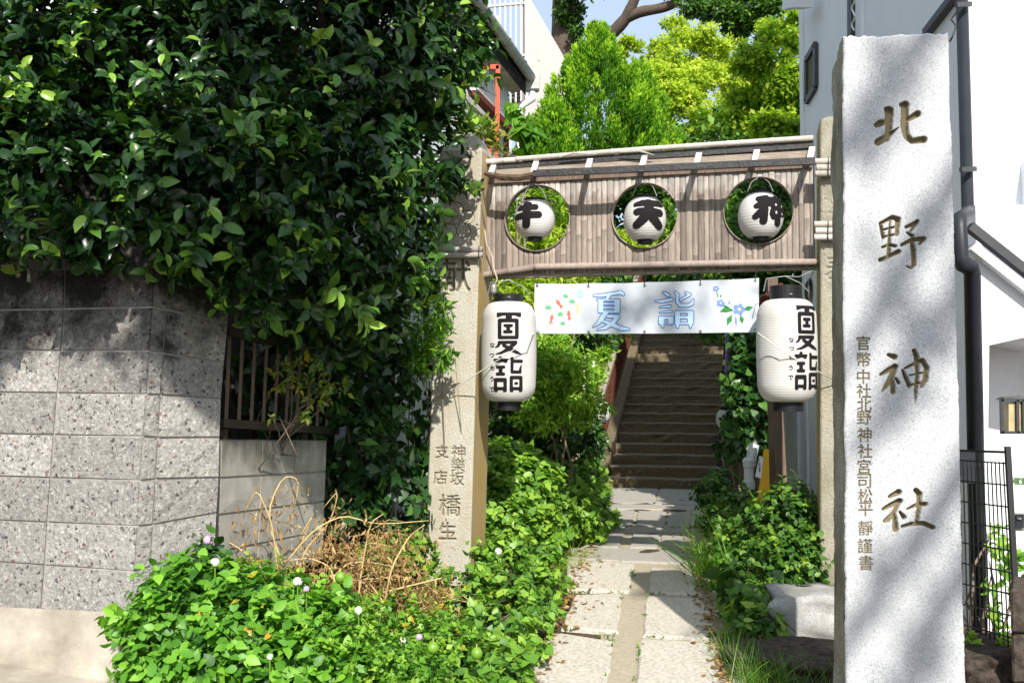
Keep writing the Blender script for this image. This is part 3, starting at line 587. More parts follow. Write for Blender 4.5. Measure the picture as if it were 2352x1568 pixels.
def left_sd(X, Y):
    D = crest(X, Y, 1047, 508, 44)
    for ch, x, y, z_ in (('献', 1042, 632, 78), ('支', 1014, 1037, 30), ('店', 1010, 1096, 32), ('神', 1052, 1038, 32), ('樂', 1051, 1068, 32), ('坂', 1049, 1099, 32), ('橋', 1032, 1160, 50), ('生', 1027, 1219, 40)):
        D = np.minimum(D, glyph_sd(X, Y, ch, x, y, z_, .7))
    return D
lp = gate_post('stone_gate_post', 'weathered stone gate post left of the bamboo sign with carved characters', (345, 1010, 1107, 1280, 976, 1080), .22, left_sd, 1345, (M['post_stone'], M['post_side'], M['post_stone']), .14, .42, 1.5, (.022, 2.0))
rp = gate_post('stone_gate_post', 'stone gate post half hidden behind the tall carved pillar', (275, 1884, 1975, 1385, 1884, 1990), .14, lambda X, Y: np.minimum(crest(X, Y, 1922, 482, 44), glyph_sd(X, Y, '奉', 1930, 620, 70, .8)), 1430, (M['post_right'], M['post_side'], M['post_right']), .05, .40, 2.2, (.014, 2.0))
# granite chunks at the foot of the right post
def chunk(name, label, qc, d, half, seed, mat):
    r = np.random.default_rng(seed); t = bmesh.new(); bmesh.ops.create_cube(t, size=2); bmesh.ops.subdivide_edges(t, edges=t.edges, cuts=9, use_grid_fill=True); c = P(*qc, d); v = []
    for x in t.verts:
        p = np.array(x.co); p = p*(1-.10*(np.abs(np.roll(p, 1))*np.abs(np.roll(p, 2)))); p = p*(1+.10*np.sin(p[0]*4+seed)*np.cos(p[2]*5+p[1]*3))+.03*np.sin(p*9+seed)+r.normal(size=3)*.014; v.append(c+T*p[0]*half[0]+B*p[1]*half[1]+Z*p[2]*half[2])
    f = [tuple(q.index for q in x.verts) for x in t.faces]; t.free(); o = link(name, v, f, mat, None, True, label, 'rock'); return o
chunk('granite_block', 'rough granite block at the foot of the right gate post', (1890, 1420), 6.25, (.33, .22, .17), 5, M['chunk'])
chunk('flat_rock', 'dark flat rock below the granite block beside the grass', (1850, 1515), 5.62, (.42, .30, .06), 8, M['dark_stone'])
# ================================================================== bamboo sign between the posts
sg = thing('bamboo_sign', 'weathered bamboo screen with three round openings between the stone posts', 'bamboo screen', G(1.25, 0, 2.42))
top = lambda qx: 372-(qx-1113)*.052; bot = lambda qx: 628-(qx-1113)*.030
holes = [(1235, 502, 76), (1481, 496, 77), (1742, 485, 82)]
hs = []
for hx, hy, hr in holes:
    c = onG(hx, hy, 0); e = onG(hx+hr, hy, 0); cs = gl(c); hs.append((cs[0], cs[2], gl(e)[0]-cs[0]))
sL, sR = float(gl(onG(1116, 500))[0]), float(gl(onG(1872, 500))[0]); zt, zb = 3.30, 2.40
ns = 58; wd = (sR-sL)/ns; ed = np.cumsum(np.concatenate([[0], rng.uniform(.8, 1.2, ns)])); ed = sL+ed/ed[-1]*(sR-sL)
for i in range(ns):
    a, b = ed[i]+.0012, ed[i+1]-.0012; ce, r = (a+b)/2, (b-a)/2; nn_ = rng.uniform(-.004, .004); top_z = zt+rng.uniform(-.015, .015)
    th = np.linspace(0, math.pi, 7); cols = [(ce-r*math.cos(q), r*.30*math.sin(q)+nn_) for q in th]
    def seg(lohi):
        v = []; f = []
        rows = 9; node = rng.uniform(zb+.1, zt-.1)
        def rowz(l, h): return np.sort(np.clip(np.concatenate([[l, h], np.linspace(l, h, 5)[1:-1], node+np.array([-.010, -.004, .004, .010])]), l, h))
        zs = [rowz(l, h) for l, h in lohi]
        for (sx, n0), zz in zip(cols, zs):
            for z_ in zz: v.append(G(sx, n0+.010+.006*math.exp(-((z_-node)/.006)**2), z_))
        for c_ in range(len(cols)-1):
            for q in range(rows-1): f.append((c_*rows+q, (c_+1)*rows+q, (c_+1)*rows+q+1, c_*rows+q+1))
        # closed flat back
        k = len(v); v += [G(cols[0][0], -.004, zs[0][0]), G(cols[-1][0], -.004, zs[-1][0]), G(cols[-1][0], -.004, zs[-1][-1]), G(cols[0][0], -.004, zs[0][-1])]; f.append((k, k+3, k+2, k+1))
        f += [(0, k, k+3, rows-1), (len(cols)*rows-rows, len(cols)*rows-1, k+2, k+1)]
        link('bamboo_slat', v, f, M['bamboo'], sg, True)
    hit = [(h, math.sqrt(max(0, h[2]**2-(sx-h[0])**2))) for sx, _ in cols[3:4] for h in hs if abs(sx-h[0]) < h[2]]
    if not hit: seg([(zb, top_z)]*7)
    else:
        h = hit[0][0]; dz = [math.sqrt(max(0, h[2]**2-(sx-h[0])**2)) for sx, _ in cols]
        seg([(zb, h[1]-q) for q in dz]); seg([(h[1]+q, top_z) for q in dz])
for h in hs:  # bent bamboo strip lining each opening
    v = []; f = []; n = 40
    for i in range(n):
        a = 2*math.pi*i/n; cx, cz = h[0]+h[2]*math.cos(a), h[1]+h[2]*math.sin(a); ix, iz = h[0]+(h[2]-.007)*math.cos(a), h[1]+(h[2]-.007)*math.sin(a)
        v += [G(cx, .035, cz), G(ix, .035, iz), G(ix, -.05, iz), G(cx, -.05, cz)]
    for i in range(n):
        for q in range(4): f.append((i*4+q, ((i+1) % n)*4+q, ((i+1) % n)*4+(q+1) % 4, i*4+(q+1) % 4))
    link('opening_ring', v, f, M['bamboo_pole'], sg, True)
def pole(pts, r, nodes, mat, parent, name):
    mb = MB(); P0 = []; R0 = []
    for a, b in zip(pts[:-1], pts[1:]):
        k = nodes
        for i in range(k):
            t0 = i/k; p = a+(b-a)*t0
            P0 += [p, p+(b-a)*.012, p+(b-a)*.03]; R0 += [r*1.0, r*1.13, r]
    P0.append(pts[-1]); R0.append(r); mb.tube(P0, R0, 10); return mb.build(name, mat, parent, True)
q = lambda x, y, n=.045: onG(x, y, n)
pole([q(1109, 632), q(1229, 613)], .026, 2, M['bamboo_pole'], sg, 'bottom_rail'); pole([q(1227, 613, .05), q(1877, 601, .05)], .026, 6, M['bamboo_pole'], sg, 'bottom_rail')
MB().bar(onG(1150, 634, -.03), onG(1880, 612, -.03), .07, .045).build('lower_beam', M['gwood'], sg)
# roof of the screen: ridge pole, black beams, planks, white rafters
MB().bar(onG(1122, 384, .03), onG(1868, 333, .03), .05, .05).build('ridge_beam', M['black_wood'], sg)
MB().bar(onG(1122, 387, .035)-Z*.035, onG(1866, 345, .035)-Z*.035, .03, .06).build('plank', M['gwood'], sg); MB().bar(onG(1122, 395, .03)-Z*.07, onG(1866, 356, .03)-Z*.07, .02, .05).build('plank', M['bwood'], sg)
pole([onG(1118, 372, .06), onG(1200, 366, .06)], .022, 2, M['bamboo_pale'], sg, 'ridge_pole'); pole([onG(1185, 366, .065), onG(1478, 343, .065), onG(1868, 317, .065)], .021, 4, M['bamboo_pale'], sg, 'ridge_pole')
fb = .27
for k, qx in enumerate((1130, 1228, 1352, 1477, 1602, 1735, 1862)):
    a = onG(qx+4, top(qx)+8+(0 if k else 4), .06); b = onG(qx-3, 402-(qx-1120)*.040, fb)
    MB().bar(a, b, .042, .03).build('rafter', M['paint_white'], sg)
MB().bar(onG(1225, 399, fb+.02), onG(1872, 370, fb+.02), .045, .048).build('front_beam', M['black_wood'], sg)
mb = MB(); mb.tube([onG(1113, 398, fb+.02), onG(1150, 407, fb+.02), onG(1190, 409, fb+.02), onG(1228, 402, fb+.02)], [.018, .027, .024, .026], 6); mb.build('rotten_beam_end', M['rot'], sg)
for (x0, y0, x1, y1, x2, y2) in ((1285, 361, 1318, 352, 1370, 354), (1425, 350, 1470, 347, 1502, 356)):
    MB().tube([onG(x0, y0, .10), onG(x1, y1, .12), onG(x2, y2, .10)], [.004, .009, .003], 6).build('bamboo_splinter', M['bamboo_pale'], sg)
# bundles of short bamboo tied across both posts
for (x0, x1, yy, n0, lab) in ((1868, 1926, (371, 385, 399), .19, 'upper bundle of three short bamboos tied across the right gate post'), (1866, 1926, (515, 530, 545), .19, 'lower bundle of three short bamboos tied across the right gate post'), (998, 1108, (573, 586), .27, 'pair of short bamboos wired across the left gate post')):
    t = thing('bamboo_bundle', lab, 'bamboo bundle', onG((x0+x1)/2, yy[1], n0), 'bamboo bundles on the gate posts')
    for k, y_ in enumerate(yy): pole([onG(x0+4+k % 2*3, y_, n0), onG(x1, y_-.6, n0)], .022, 1, M['bamboo_pale'], t, 'bamboo_piece')
    xm = (x0*.4+x1*.6) if x0 > 1500 else 1100
    MB().tube([onG(xm, yy[0]-8, n0+.01), onG(xm+.5, yy[0], n0+.028), onG(xm-.5, yy[-1], n0+.028), onG(xm, yy[-1]+8, n0+.01)], .004, 5).build('twine', M['wire'], t)
# ================================================================== lanterns
def on_round(c, rx, rz, v2, sc=1.0):  # print a flat mark (metres) on the front of a round body
    out = []
    for x, z in v2:
        k = max(0., 1-min(.985, (x/rx)**2+abs(z/rz)**2.2)); out.append(c+np.array([x, -(rx*math.sqrt(k))-.0025, z]))
    return out
def lantern_body(c, prof, ribs, name, mat, parent, wob=.0035):
    """paper body with rings: prof(t in 0..1) -> (radius, z)"""
    mb = MB(); pr = []
    for i in range(ribs*3+1):
        t = i/(ribs*3); r, z = prof(t); ph = i % 3; pr.append((r+(wob if ph == 0 else 0), z))
    mb.lathe(pr, c, 40); return mb.build(name, mat, parent, True)
def cap_ring(c, r, h, z, name, mat, parent):
    mb = MB(); mb.lathe([(0, z+h*.35), (r*.93, z+h*.35), (r*.94, z+h), (r, z+h), (r, z), (0, z)], c, 28); return mb.build(name, mat, parent, False)
ushi = [s((500, 762, 20), (478, 800, 8)), s((520, 785, 27), (680, 785, 27)), s((478, 880, 24), (560, 868, 30), (712, 866, 30)), s((585, 745, 22), (592, 800, 34), (585, 962, 34)), s((630, 742, 12), (590, 742, 22))]
ten = [s((1722, 762, 26), (1790, 742, 30), (1965, 752, 32)), s((1722, 838, 30), (1790, 822, 34), (1955, 848, 34)), s((1842, 760, 50), (1842, 850, 52)), s((1815, 880, 44), (1722, 968, 34)), s((1865, 880, 44), (1950, 978, 34)), ('h', 1700, 779, 1795, 793, 3), ('h', 1893, 783, 1990, 797, 3), ('c', [(1835, 925, 3), (1835, 1010, 46)])]
jin = [s((1092, 704, 26), (1172, 690, 26)), s((1062, 780, 22), (1110, 762, 34), (1185, 748, 32)), s((1150, 800, 34), (1090, 850, 28), (1052, 888, 26)), s((1138, 830, 34), (1130, 930, 34)), ('b', 1195, 675, 1375, 885, 28), s((1290, 680, 34), (1285, 950, 30)), s((1225, 860, 30), (1235, 890, 26)),
       ('h', 1256, 748, 1278, 776, 3), ('h', 1332, 755, 1350, 785, 3), ('h', 1256, 828, 1278, 858, 3), ('h', 1332, 836, 1350, 866, 3), ('h', 1180, 790, 1205, 816, 3)]
for (hx, hy, hr), (qx, qy, rq, gy0, gy1), items, (ox, oy, oqx), lab in zip(holes, ((1228, 505, 46, 462, 546), (1481, 505, 48.5, 456, 552), (1747, 499, 51, 446, 546)), (ushi, ten, jin), ((1880, 540, 0), (1880, 540, 0), (2600, 540, 0)),
        ('round white paper lantern in the left opening, bold black character 牛', 'round white paper lantern in the middle opening, bold black character 天', 'round white paper lantern in the right opening, bold black character 神')):
    c = onG(qx, (gy0+gy1)/2, .03); d = proj(c)[2]; m_ = d/F; rx = rq*m_; rz = (gy1-gy0)/2*m_
    t = thing('round_lantern', lab, 'paper lantern', c, 'round lanterns in the bamboo screen')
    def prof(u, rx=rx, rz=rz):
        a = -1.12+2.24*u; return rx*math.cos(a)**.8 if abs(a) < 1.2 else 0, rz*math.sin(a)/math.sin(1.12)
    lantern_body(c, prof, 17, 'paper_body', M['paper'], t, .0022)
    cap_ring(c, rx*.52, .034, rz-.014, 'top_ring', M['black_gloss'], t); cap_ring(c, rx*.36, .036, -rz-.026, 'bottom_ring', M['black_gloss'], t)
    fx = lambda x: ((ox+x/2.614)*.5742-qx)*m_; fy = lambda y: (((gy0+gy1)/2)-(oy+y/2.614)*.5742)*m_
    box_ = [min(p[0] for i in items for p in (i[1] if i[0] in 'sc' else [(i[1], i[2]), (i[3], i[4])]))-50, 650, max(p[0] for i in items for p in (i[1] if i[0] in 'sc' else [(i[1], i[2]), (i[3], i[4])]))+50, 1040]
    items = [(i[0], [(a, b_, c_*1.22) for a, b_, c_ in i[1]]) if i[0] == 's' else i for i in items]; v2, f2 = inkfill(items, box_, 6.); w2 = np.array([(fx(x), fy(y)) for x, y in v2])
    keep = ((w2[:, 0]/rx)**2+np.abs(w2[:, 1]/rz)**2.2) < .975; f2 = [f for f in f2 if all(keep[i] for i in f)]
    # follow the true body profile
    zz = np.array([prof(u)[1] for u in np.linspace(0, 1, 60)]); rr = np.array([prof(u)[0] for u in np.linspace(0, 1, 60)])
    R = np.interp(w2[:, 1], zz, rr)+.004; dp = np.sqrt(np.maximum(R**2-w2[:, 0]**2, (.05*rx)**2)); vv = [c+np.array([x, -y_, z_]) for (x, z_), y_ in zip(w2, dp)]
    link('painted_character', vv, f2, M['ink'], t)
    mb = MB(); mb.tube([c+np.array([-rx*.58, 0, rz+.02]), c+np.array([-rx*.4, 0, rz+.09]), c+np.array([0, 0, rz+.14]), c+np.array([rx*.4, 0, rz+.09]), c+np.array([rx*.58, 0, rz+.02])], .003, 5)
    mb.tube([c+np.array([0, 0, rz+.14]), G(gl(c)[0], .03, hs[holes.index((hx, hy, hr))][1]+hr*m_-.02)], .003, 5); mb.build('wire_handle', M['steel'], t)
natsu = [('b', 822, 302, 1094, 338, 6), ('s', [(835, 340, 14), (880, 330, 10)]), ('s', [(1080, 340, 14), (1030, 330, 10)]), ('b', 922, 315, 992, 400, 12), ('b', 833, 370, 1067, 600, 22), ('h', 875, 412, 1025, 562), ('B', 897, 432, 1003, 466, 14), ('B', 893, 500, 1000, 536, 14), ('B', 928, 450, 972, 515, 4)]
natsu2 = [('s', [(850, 636, 18), (1035, 634, 18)]), ('s', [(862, 636, 18), (835, 675, 14), (806, 694, 5)]), ('s', [(1030, 640, 22), (950, 712, 22), (870, 752, 14), (812, 764, 5)]), ('s', [(900, 668, 18), (980, 715, 22), (1050, 748, 18), (1092, 764, 5)])]
mode = [('s', [(865, 806, 20), (865, 820, 20)]), ('b', 786, 815, 948, 842, 6), ('s', [(815, 848, 14), (880, 840, 8)]), ('s', [(925, 850, 14), (880, 840, 8)]), ('b', 812, 892, 918, 926, 14), ('b', 812, 968, 916, 1004, 14), ('b', 842, 905, 888, 990, 4), ('b', 790, 1028, 936, 1185, 20), ('h', 828, 1075, 896, 1130), ('h', 832, 1165, 894, 1200, 10),
        ('b', 975, 797, 1010, 975, 14), ('b', 985, 826, 1112, 862, 8), ('b', 978, 946, 1098, 982, 14), ('s', [(1096, 888, 6), (1084, 930, 14), (1084, 960, 16)])]
mode2 = [('b', 965, 1005, 1110, 1185, 20), ('h', 1003, 1045, 1072, 1130), ('B', 1018, 1074, 1060, 1104, 8), ('h', 1005, 1165, 1070, 1200, 10)]
for qx, yt, yb, wq, dn, ctop, cbot, tx0, tsc, kana, lab in ((1169, 694, 921, 62, .26, (1167, 677, 34), (1167, 922, 29), 0, 1., [(1132, 794), (1131, 817), (1132, 845), (1131, 870), (1131, 893)], 'long white paper lantern hanging left of the banner'),
        (1807, 688, 922, 67, .26, (1806, 657, 36), (1809, 922, 34), 1, 1., [(1799, 783), (1799, 803), (1798, 822), (1797, 845), (1797, 867)], 'long white paper lantern hanging right of the banner')):
    c = onG(qx, (yt+yb)/2, dn); d = proj(c)[2]; m_ = d/F; R0 = wq*m_; H = (yb-yt)/2*m_
    t = thing('long_lantern', lab, 'paper lantern', c, 'long lanterns beside the banner')
    def prof(u):
        z_ = -H+2*H*u; e = min(u, 1-u)*2*H; k = min(1., e/(R0*.62)); return R0*(.56+.44*math.sqrt(max(0, 1-(1-k)**2)))*(1-.02*math.cos(u*6.28)), z_
    lantern_body(c, prof, 38, 'paper_body', M['paper'], t, .0018)
    cap_ring(c+np.array([(ctop[0]-qx)*m_, 0, 0]), ctop[2]*m_, (yt-ctop[1]+3)*m_, H-.008, 'top_ring', M['black_gloss'], t)
    cap_ring(c+np.array([(cbot[0]-qx)*m_, 0, 0]), cbot[2]*m_, .075, -H-.067, 'bottom_ring', M['black_gloss'], t)
    zz = np.array([prof(u)[1] for u in np.linspace(0, 1, 120)]); rr = np.array([prof(u)[0] for u in np.linspace(0, 1, 120)])
    v2 = np.zeros((0, 2)); f2 = []
    if tx0 == 0: fx = lambda x: ((1700+x/2.85)*.5742-qx)*m_; fy = lambda y: ((yt+yb)/2-(1150+y/2.85)*.5742)*m_
    else:  # same lettering, turned a little to the right round the body
        def fx(x): return ((2980+(455+(x-800)*.905)/2.7025)*.5742-qx)*m_*.985
        fy = lambda y: ((yt+yb)/2-(1100+(y*1.008+42)/2.7025)*.5742)*m_
    for items, bx in ((natsu, (790, 290, 1120, 615)), (natsu2, (790, 605, 1120, 775)), (mode, (775, 775, 1125, 1195)), (mode2, (950, 995, 1125, 1195))):
        a, b = inkfill(items, bx, 6.); f2 += [tuple(i+len(v2) for i in q_) for q_ in b]; v2 = np.vstack([v2, a])
    w2 = np.array([(fx(x), fy(y)) for x, y in v2])
    def wrap(w2): R = np.interp(w2[:, 1], zz, rr)+.0035; return [c+np.array([x, -y_, z_]) for (x, z_), y_ in zip(w2, np.sqrt(np.maximum(R**2-w2[:, 0]**2, 4e-5)))]
    ok = np.abs(w2[:, 0]) < R0*.992; f2 = [f for f in f2 if all(ok[i] for i in f)]
    link('painted_characters', wrap(w2), f2, M['ink'], t)
    vk = np.zeros((0, 2)); fk = []
    for ch, (kx, ky) in zip('なつもうで', kana):
        x0 = np.arange(kx-9, kx+9, .5); y0 = np.arange(ky-9, ky+9, .5); Xk, Yk = np.meshgrid(x0, y0); a, b = fill(x0, y0, glyph_sd(Xk, Yk, ch, kx, ky, 10.5, .2)); fk += [tuple(i+len(vk) for i in q_) for q_ in b]; vk = np.vstack([vk, a])
    link('small_lettering', wrap(np.stack([(vk[:, 0]-qx)*m_, ((yt+yb)/2-vk[:, 1])*m_], -1)), fk, M['ink'], t)
    a = c+Z*(H+.06); hk = onG(1140 if tx0 == 0 else 1865, 660 if tx0 == 0 else 622, .10)
    mb = MB(); mb.tube([a+np.array([-.16, 0, 0]), a+np.array([-.14, 0, .09]), a+np.array([0, .02, .11]), a+np.array([.1, 0, .06]), a+np.array([.16, 0, 0])], .004, 6); mb.tube([a+np.array([0, .02, .11]), (a+hk)/2+Z*.03, hk], .004, 6); mb.build('wire_handle', M['steel'], t)
    MB().lathe([(0, .004), (.012, .004), (.012, -.004), (0, -.004)], c+np.array([0, -ctop[2]*m_-.004, H+.03]), 10).build('rivet', M['steel'], t)
# ================================================================== banner
bn = .10; ban = thing('summer_banner', 'white cloth banner with two outlined blue characters between the long lanterns', 'banner', onG(1486, 705, bn))
def bq_(X, Y):
    X, Y = np.asarray(X, float), np.asarray(Y, float); u = (X-1229)/514; v = (Y-640)/126; wob = .010*np.sin(u*9+1)*np.sin(v*2.5+.4)+.006*np.sin(u*23+v*4)+.008*np.sin(u*31)*np.exp(-((v-1)/.25)**2)+.012*np.exp(-((u-1)/.04)**2)*np.sin(v*14)
    return onG(X, Y, bn)+N*wob[..., None]
u = np.linspace(0, 1, 90); v = np.linspace(0, 1, 26); U, Vv = np.meshgrid(u, v)
ytop = 651-13*U+3*np.sin(U*3.1)+1.4*np.abs(np.sin(U*math.pi*4)); ybot = 766-3.5*U+1.5*np.sin(U*3.1); XX = 1228.5+U*514.5; YY = ytop*(1-Vv)+ybot*Vv
Pb = bq_(XX, YY); idx = np.arange(XX.size).reshape(XX.shape); Fq = np.stack([idx[:-1, :-1], idx[1:, :-1], idx[1:, 1:], idx[:-1, 1:]], -1).reshape(-1, 4)
tri_mesh('cloth', Pb.reshape(-1, 3), Fq, M['cloth'], ban, True)
cb = lambda x: (2080+x/2.352)*.5742; cy_ = lambda y: (1100+y/2.352)*.5742
def bprint(name, items, bx, step, mat, lift, grow=0., hollow=None):
    xs_ = np.arange(bx[0], bx[2]+step, step); ys_ = np.arange(bx[1], bx[3]+step, step); X_, Y_ = np.meshgrid(xs_, ys_); D = ink(X_, Y_, items)-grow
    if hollow: D = np.maximum(D, -(D+hollow))
    v2, f2 = fill(xs_, ys_, D)
    if len(v2): link(name, list(bq_(cb(v2[:, 0]), cy_(v2[:, 1]))+N*lift), f2, mat, ban)
nb = [s((698, 192, 10), (760, 192, 16), (900, 170, 16), (945, 160, 18), (972, 178, 14)), s((835, 190, 20), (815, 232, 14)), ('b', 735, 222, 942, 356, 10), s((728, 228, 8), (760, 240, 8)), s((810, 350, 22), (775, 400, 26), (735, 455, 16), (690, 486, 6)), s((830, 385, 18), (925, 386, 18)), s((915, 395, 24), (870, 450, 22), (800, 495, 18), (730, 516, 6)), s((780, 430, 14), (870, 465, 22), (950, 500, 22), (1030, 508, 10)),
      ('h', 787, 244, 883, 258, 4), ('h', 787, 280, 883, 294, 4), ('h', 787, 314, 883, 331, 4), ('h', 795, 408, 862, 425, 5)]
mbn = [s((1345, 158, 6), (1375, 175, 18), (1398, 192, 18)), s((1276, 244, 8), (1330, 248, 14), (1430, 228, 18)), s((1318, 302, 8), (1415, 292, 14)), s((1318, 352, 7), (1425, 340, 12)), ('b', 1302, 385, 1448, 462, 12), s((1330, 450, 20), (1345, 485, 12)), s((1430, 440, 14), (1425, 466, 6)), ('h', 1362, 416, 1392, 446, 3),
       s((1460, 160, 10), (1482, 178, 16), (1480, 250, 16), (1510, 284, 20), (1580, 285, 18), (1620, 268, 18), (1630, 230, 10)), s((1560, 165, 10), (1600, 182, 14), (1510, 235, 12)), ('b', 1455, 332, 1636, 465, 14), s((1480, 455, 24), (1485, 490, 12)), s((1605, 455, 24), (1605, 488, 12)), ('h', 1508, 360, 1576, 384, 3), ('h', 1508, 412, 1576, 444, 3)]
for nm, it, bx in (('printed_character', nb, (670, 140, 1050, 530)), ('printed_character', mbn, (1260, 140, 1660, 510))):
    bprint(nm, it, bx, 3.2, M['ink_pale'], .0025); bprint('character_outline', it, bx, 2.2, M['ink_blue'], .004, 3.2, 7.)
for k, (x, y) in enumerate(((368, 268), (462, 375), (298, 412))):
    a = (.95, 1.45, 1.75)[k]; dx, dy = math.cos(a), math.sin(a)
    bprint('printed_goldfish', [s((x-dx*38, y-dy*38, 6), (x-dx*10, y-dy*10, 17), (x+dx*22, y+dy*22, 6)), s((x+dx*18, y+dy*18, 5), (x+dx*46-dy*16, y+dy*46+dx*16, 3)), s((x+dx*18, y+dy*18, 5), (x+dx*50, y+dy*50, 4)), s((x+dx*18, y+dy*18, 5), (x+dx*40+dy*20, y+dy*40-dx*20, 3))], (x-60, y-70, x+60, y+70), 4, M['ink_red'], .003)
for x, y, r in ((430, 198, 26), (490, 248, 34), (268, 305, 36), (380, 368, 32), (403, 455, 26)):
    bprint('printed_maple_leaf', [s((x, y, 6), (x+r*math.cos(a), y+r*math.sin(a), 1.5)) for a in (-1.57, -.75, -2.4, .1, 3.0, .8, 2.3)], (x-40, y-40, x+40, y+40), 3, M['ink_green'], .003)
bprint('printed_wind_chime', [s((565, 172, 30), (565, 182, 32)), ('h', 520, 205, 610, 230), s((572, 118, 2), (572, 150, 2)), s((558, 205, 2), (550, 275, 2))], (520, 110, 610, 285), 3, M['ink_aqua'], .003)
bprint('printed_paper_strip', [('b', 534, 272, 553, 365)], (525, 265, 560, 370), 4, M['ink_yellow'], .003)
bprint('printed_ripple', [('s', [(400+120*math.cos(a), 260+110*math.sin(a), 2.5) for a in np.linspace(2.6, 5.4, 14)])], (260, 130, 540, 420), 4, M['ink_pale'], .002)
for x, y, r in ((1845, 130, 32), (1888, 265, 40), (2062, 322, 60)):
    bprint('printed_morning_glory', [s((x+r*.12*math.cos(a), y+r*.12*math.sin(a), r*.2), (x+r*.62*math.cos(a), y+r*.55*math.sin(a), r*.36)) for a in np.linspace(0, 5.03, 5)], (x-70, y-70, x+70, y+70), 4, M['ink_violet'], .003)
    bprint('flower_centre', [s((x, y, r*.24), (x+1, y, r*.24))], (x-25, y-25, x+25, y+25), 4, M['ink_yellow'] if r > 50 else M['cloth'], .0045)
for pts in ([(2000, 330, 6), (1940, 322, 28), (1885, 345, 3)], [(2110, 320, 6), (2150, 312, 22), (2192, 300, 3)], [(1990, 380, 5), (1970, 420, 24), (1950, 470, 3)], [(2075, 385, 5), (2086, 415, 20), (2095, 450, 3)], [(1853, 170, 5), (1862, 205, 4)], [(1890, 195, 8), (1885, 208, 3)], [(1915, 285, 6), (1960, 305, 6)]):
    bprint('printed_leaf', [('s', pts)], (min(p[0] for p in pts)-35, min(p[1] for p in pts)-35, max(p[0] for p in pts)+35, max(p[1] for p in pts)+35), 3.5, M['ink_dkgreen'], .003)
for pts in ([(2030, 400, 7), (2032, 440, 10), (2036, 475, 3)], [(1967, 240, 3), (1970, 270, 7)]): bprint('printed_bud', [('s', pts)], (pts[0][0]-15, pts[0][1]-15, pts[-1][0]+15, pts[-1][1]+15), 3, M['ink_violet'], .003)
for k, (x, y) in enumerate(((1235, 656), (1352, 657), (1481, 655), (1609, 652), (1735, 644), (1236, 762), (1353, 762), (1481, 761), (1609, 760), (1734, 757))):
    c = bq_(x, y); mb = MB()
    ring = [[c+T*r*math.cos(a)+Z*r*math.sin(a)+N*h for a in np.linspace(0, 2*math.pi, 12, endpoint=False)] for r, h in ((.012, .001), (.012, .005), (.005, .006))]
    vv = ring[0]+ring[1]+ring[2]; mb.add(vv, [(i, (i+1) % 12, 12+(i+1) % 12, 12+i) for i in range(12)]+[(12+i, 12+(i+1) % 12, 24+(i+1) % 12, 24+i) for i in range(12)]); mb.build('grommet', M['steel'], ban); MB().add([p-N*.002 for p in ring[2]], [tuple(range(12))]).build('eyelet_hole', M['wire'], ban)
    if k < 5: MB().tube([c+N*.006, c+Z*.03+N*.01, onG(x+2, bot(x)+8, .02)], .003, 5).build('hanging_tie', M['wire'], ban)
def cord(name, label, cat, pts, r, mat, group=None): o = MB().tube(pts, r, 6).build(name, mat, None, True, label=label, cat=cat, group=group); return o
cord('tie_cord', 'white cord tied from the banner corner across the left stone post', 'cord', [bq_(1235, 762)+N*.01, onG(1217, 772, .52), onG(1185, 800, .53), onG(1120, 842, .48), onG(1050, 888, .30), onG(984, 926, .245)], .0042, M['cord'], 'banner tie cords')
cord('tie_cord', 'white cord tied from the banner corner across the right long lantern', 'cord', [bq_(1735, 758)+N*.01, onG(1745, 768, .50), onG(1800, 808, .53), onG(1850, 837, .42), onG(1923, 877, .16)], .0042, M['cord'], 'banner tie cords')
cord('power_cable', 'beige power cable hanging down the left end of the bamboo screen', 'cable', [onG(1112, 520, .07), onG(1117, 560, .09), onG(1131, 590, .1), onG(1133, 612, .12), onG(1142, 640, .14), onG(1134, 662, .14)], .006, M['cable'])
t = thing('lamp_socket', 'grey weatherproof lamp socket above the left long lantern', 'lamp socket', onG(1132, 665, .14))
MB().lathe([(0, .03), (.018, .03), (.026, .01), (.026, -.03), (.016, -.045), (0, -.045)], onG(1134, 662, .14), 14).build('socket', M['steel'], t); MB().tube([onG(1128, 655, .12), onG(1120, 664, .12), onG(1126, 676, .14), onG(1150, 672, .15)], .005, 6).build('lead', M['wire'], t)
mb = MB()
for k in range(5):
    a0 = np.array([onG(1855+6*math.cos(a)+k*1.6, 668+(22+k*2)*math.sin(a), .12+k*.008) for a in np.linspace(0, 6.6, 18)]); mb.tube(list(a0), .005, 6)
mb.tube([onG(1858, 646, .12), onG(1868, 625, .08), onG(1850, 612, .06)], .005, 6); mb.build('cable_coil', M['wire'], None, True, label='coil of dark cable hanging beside the right long lantern', cat='cable')
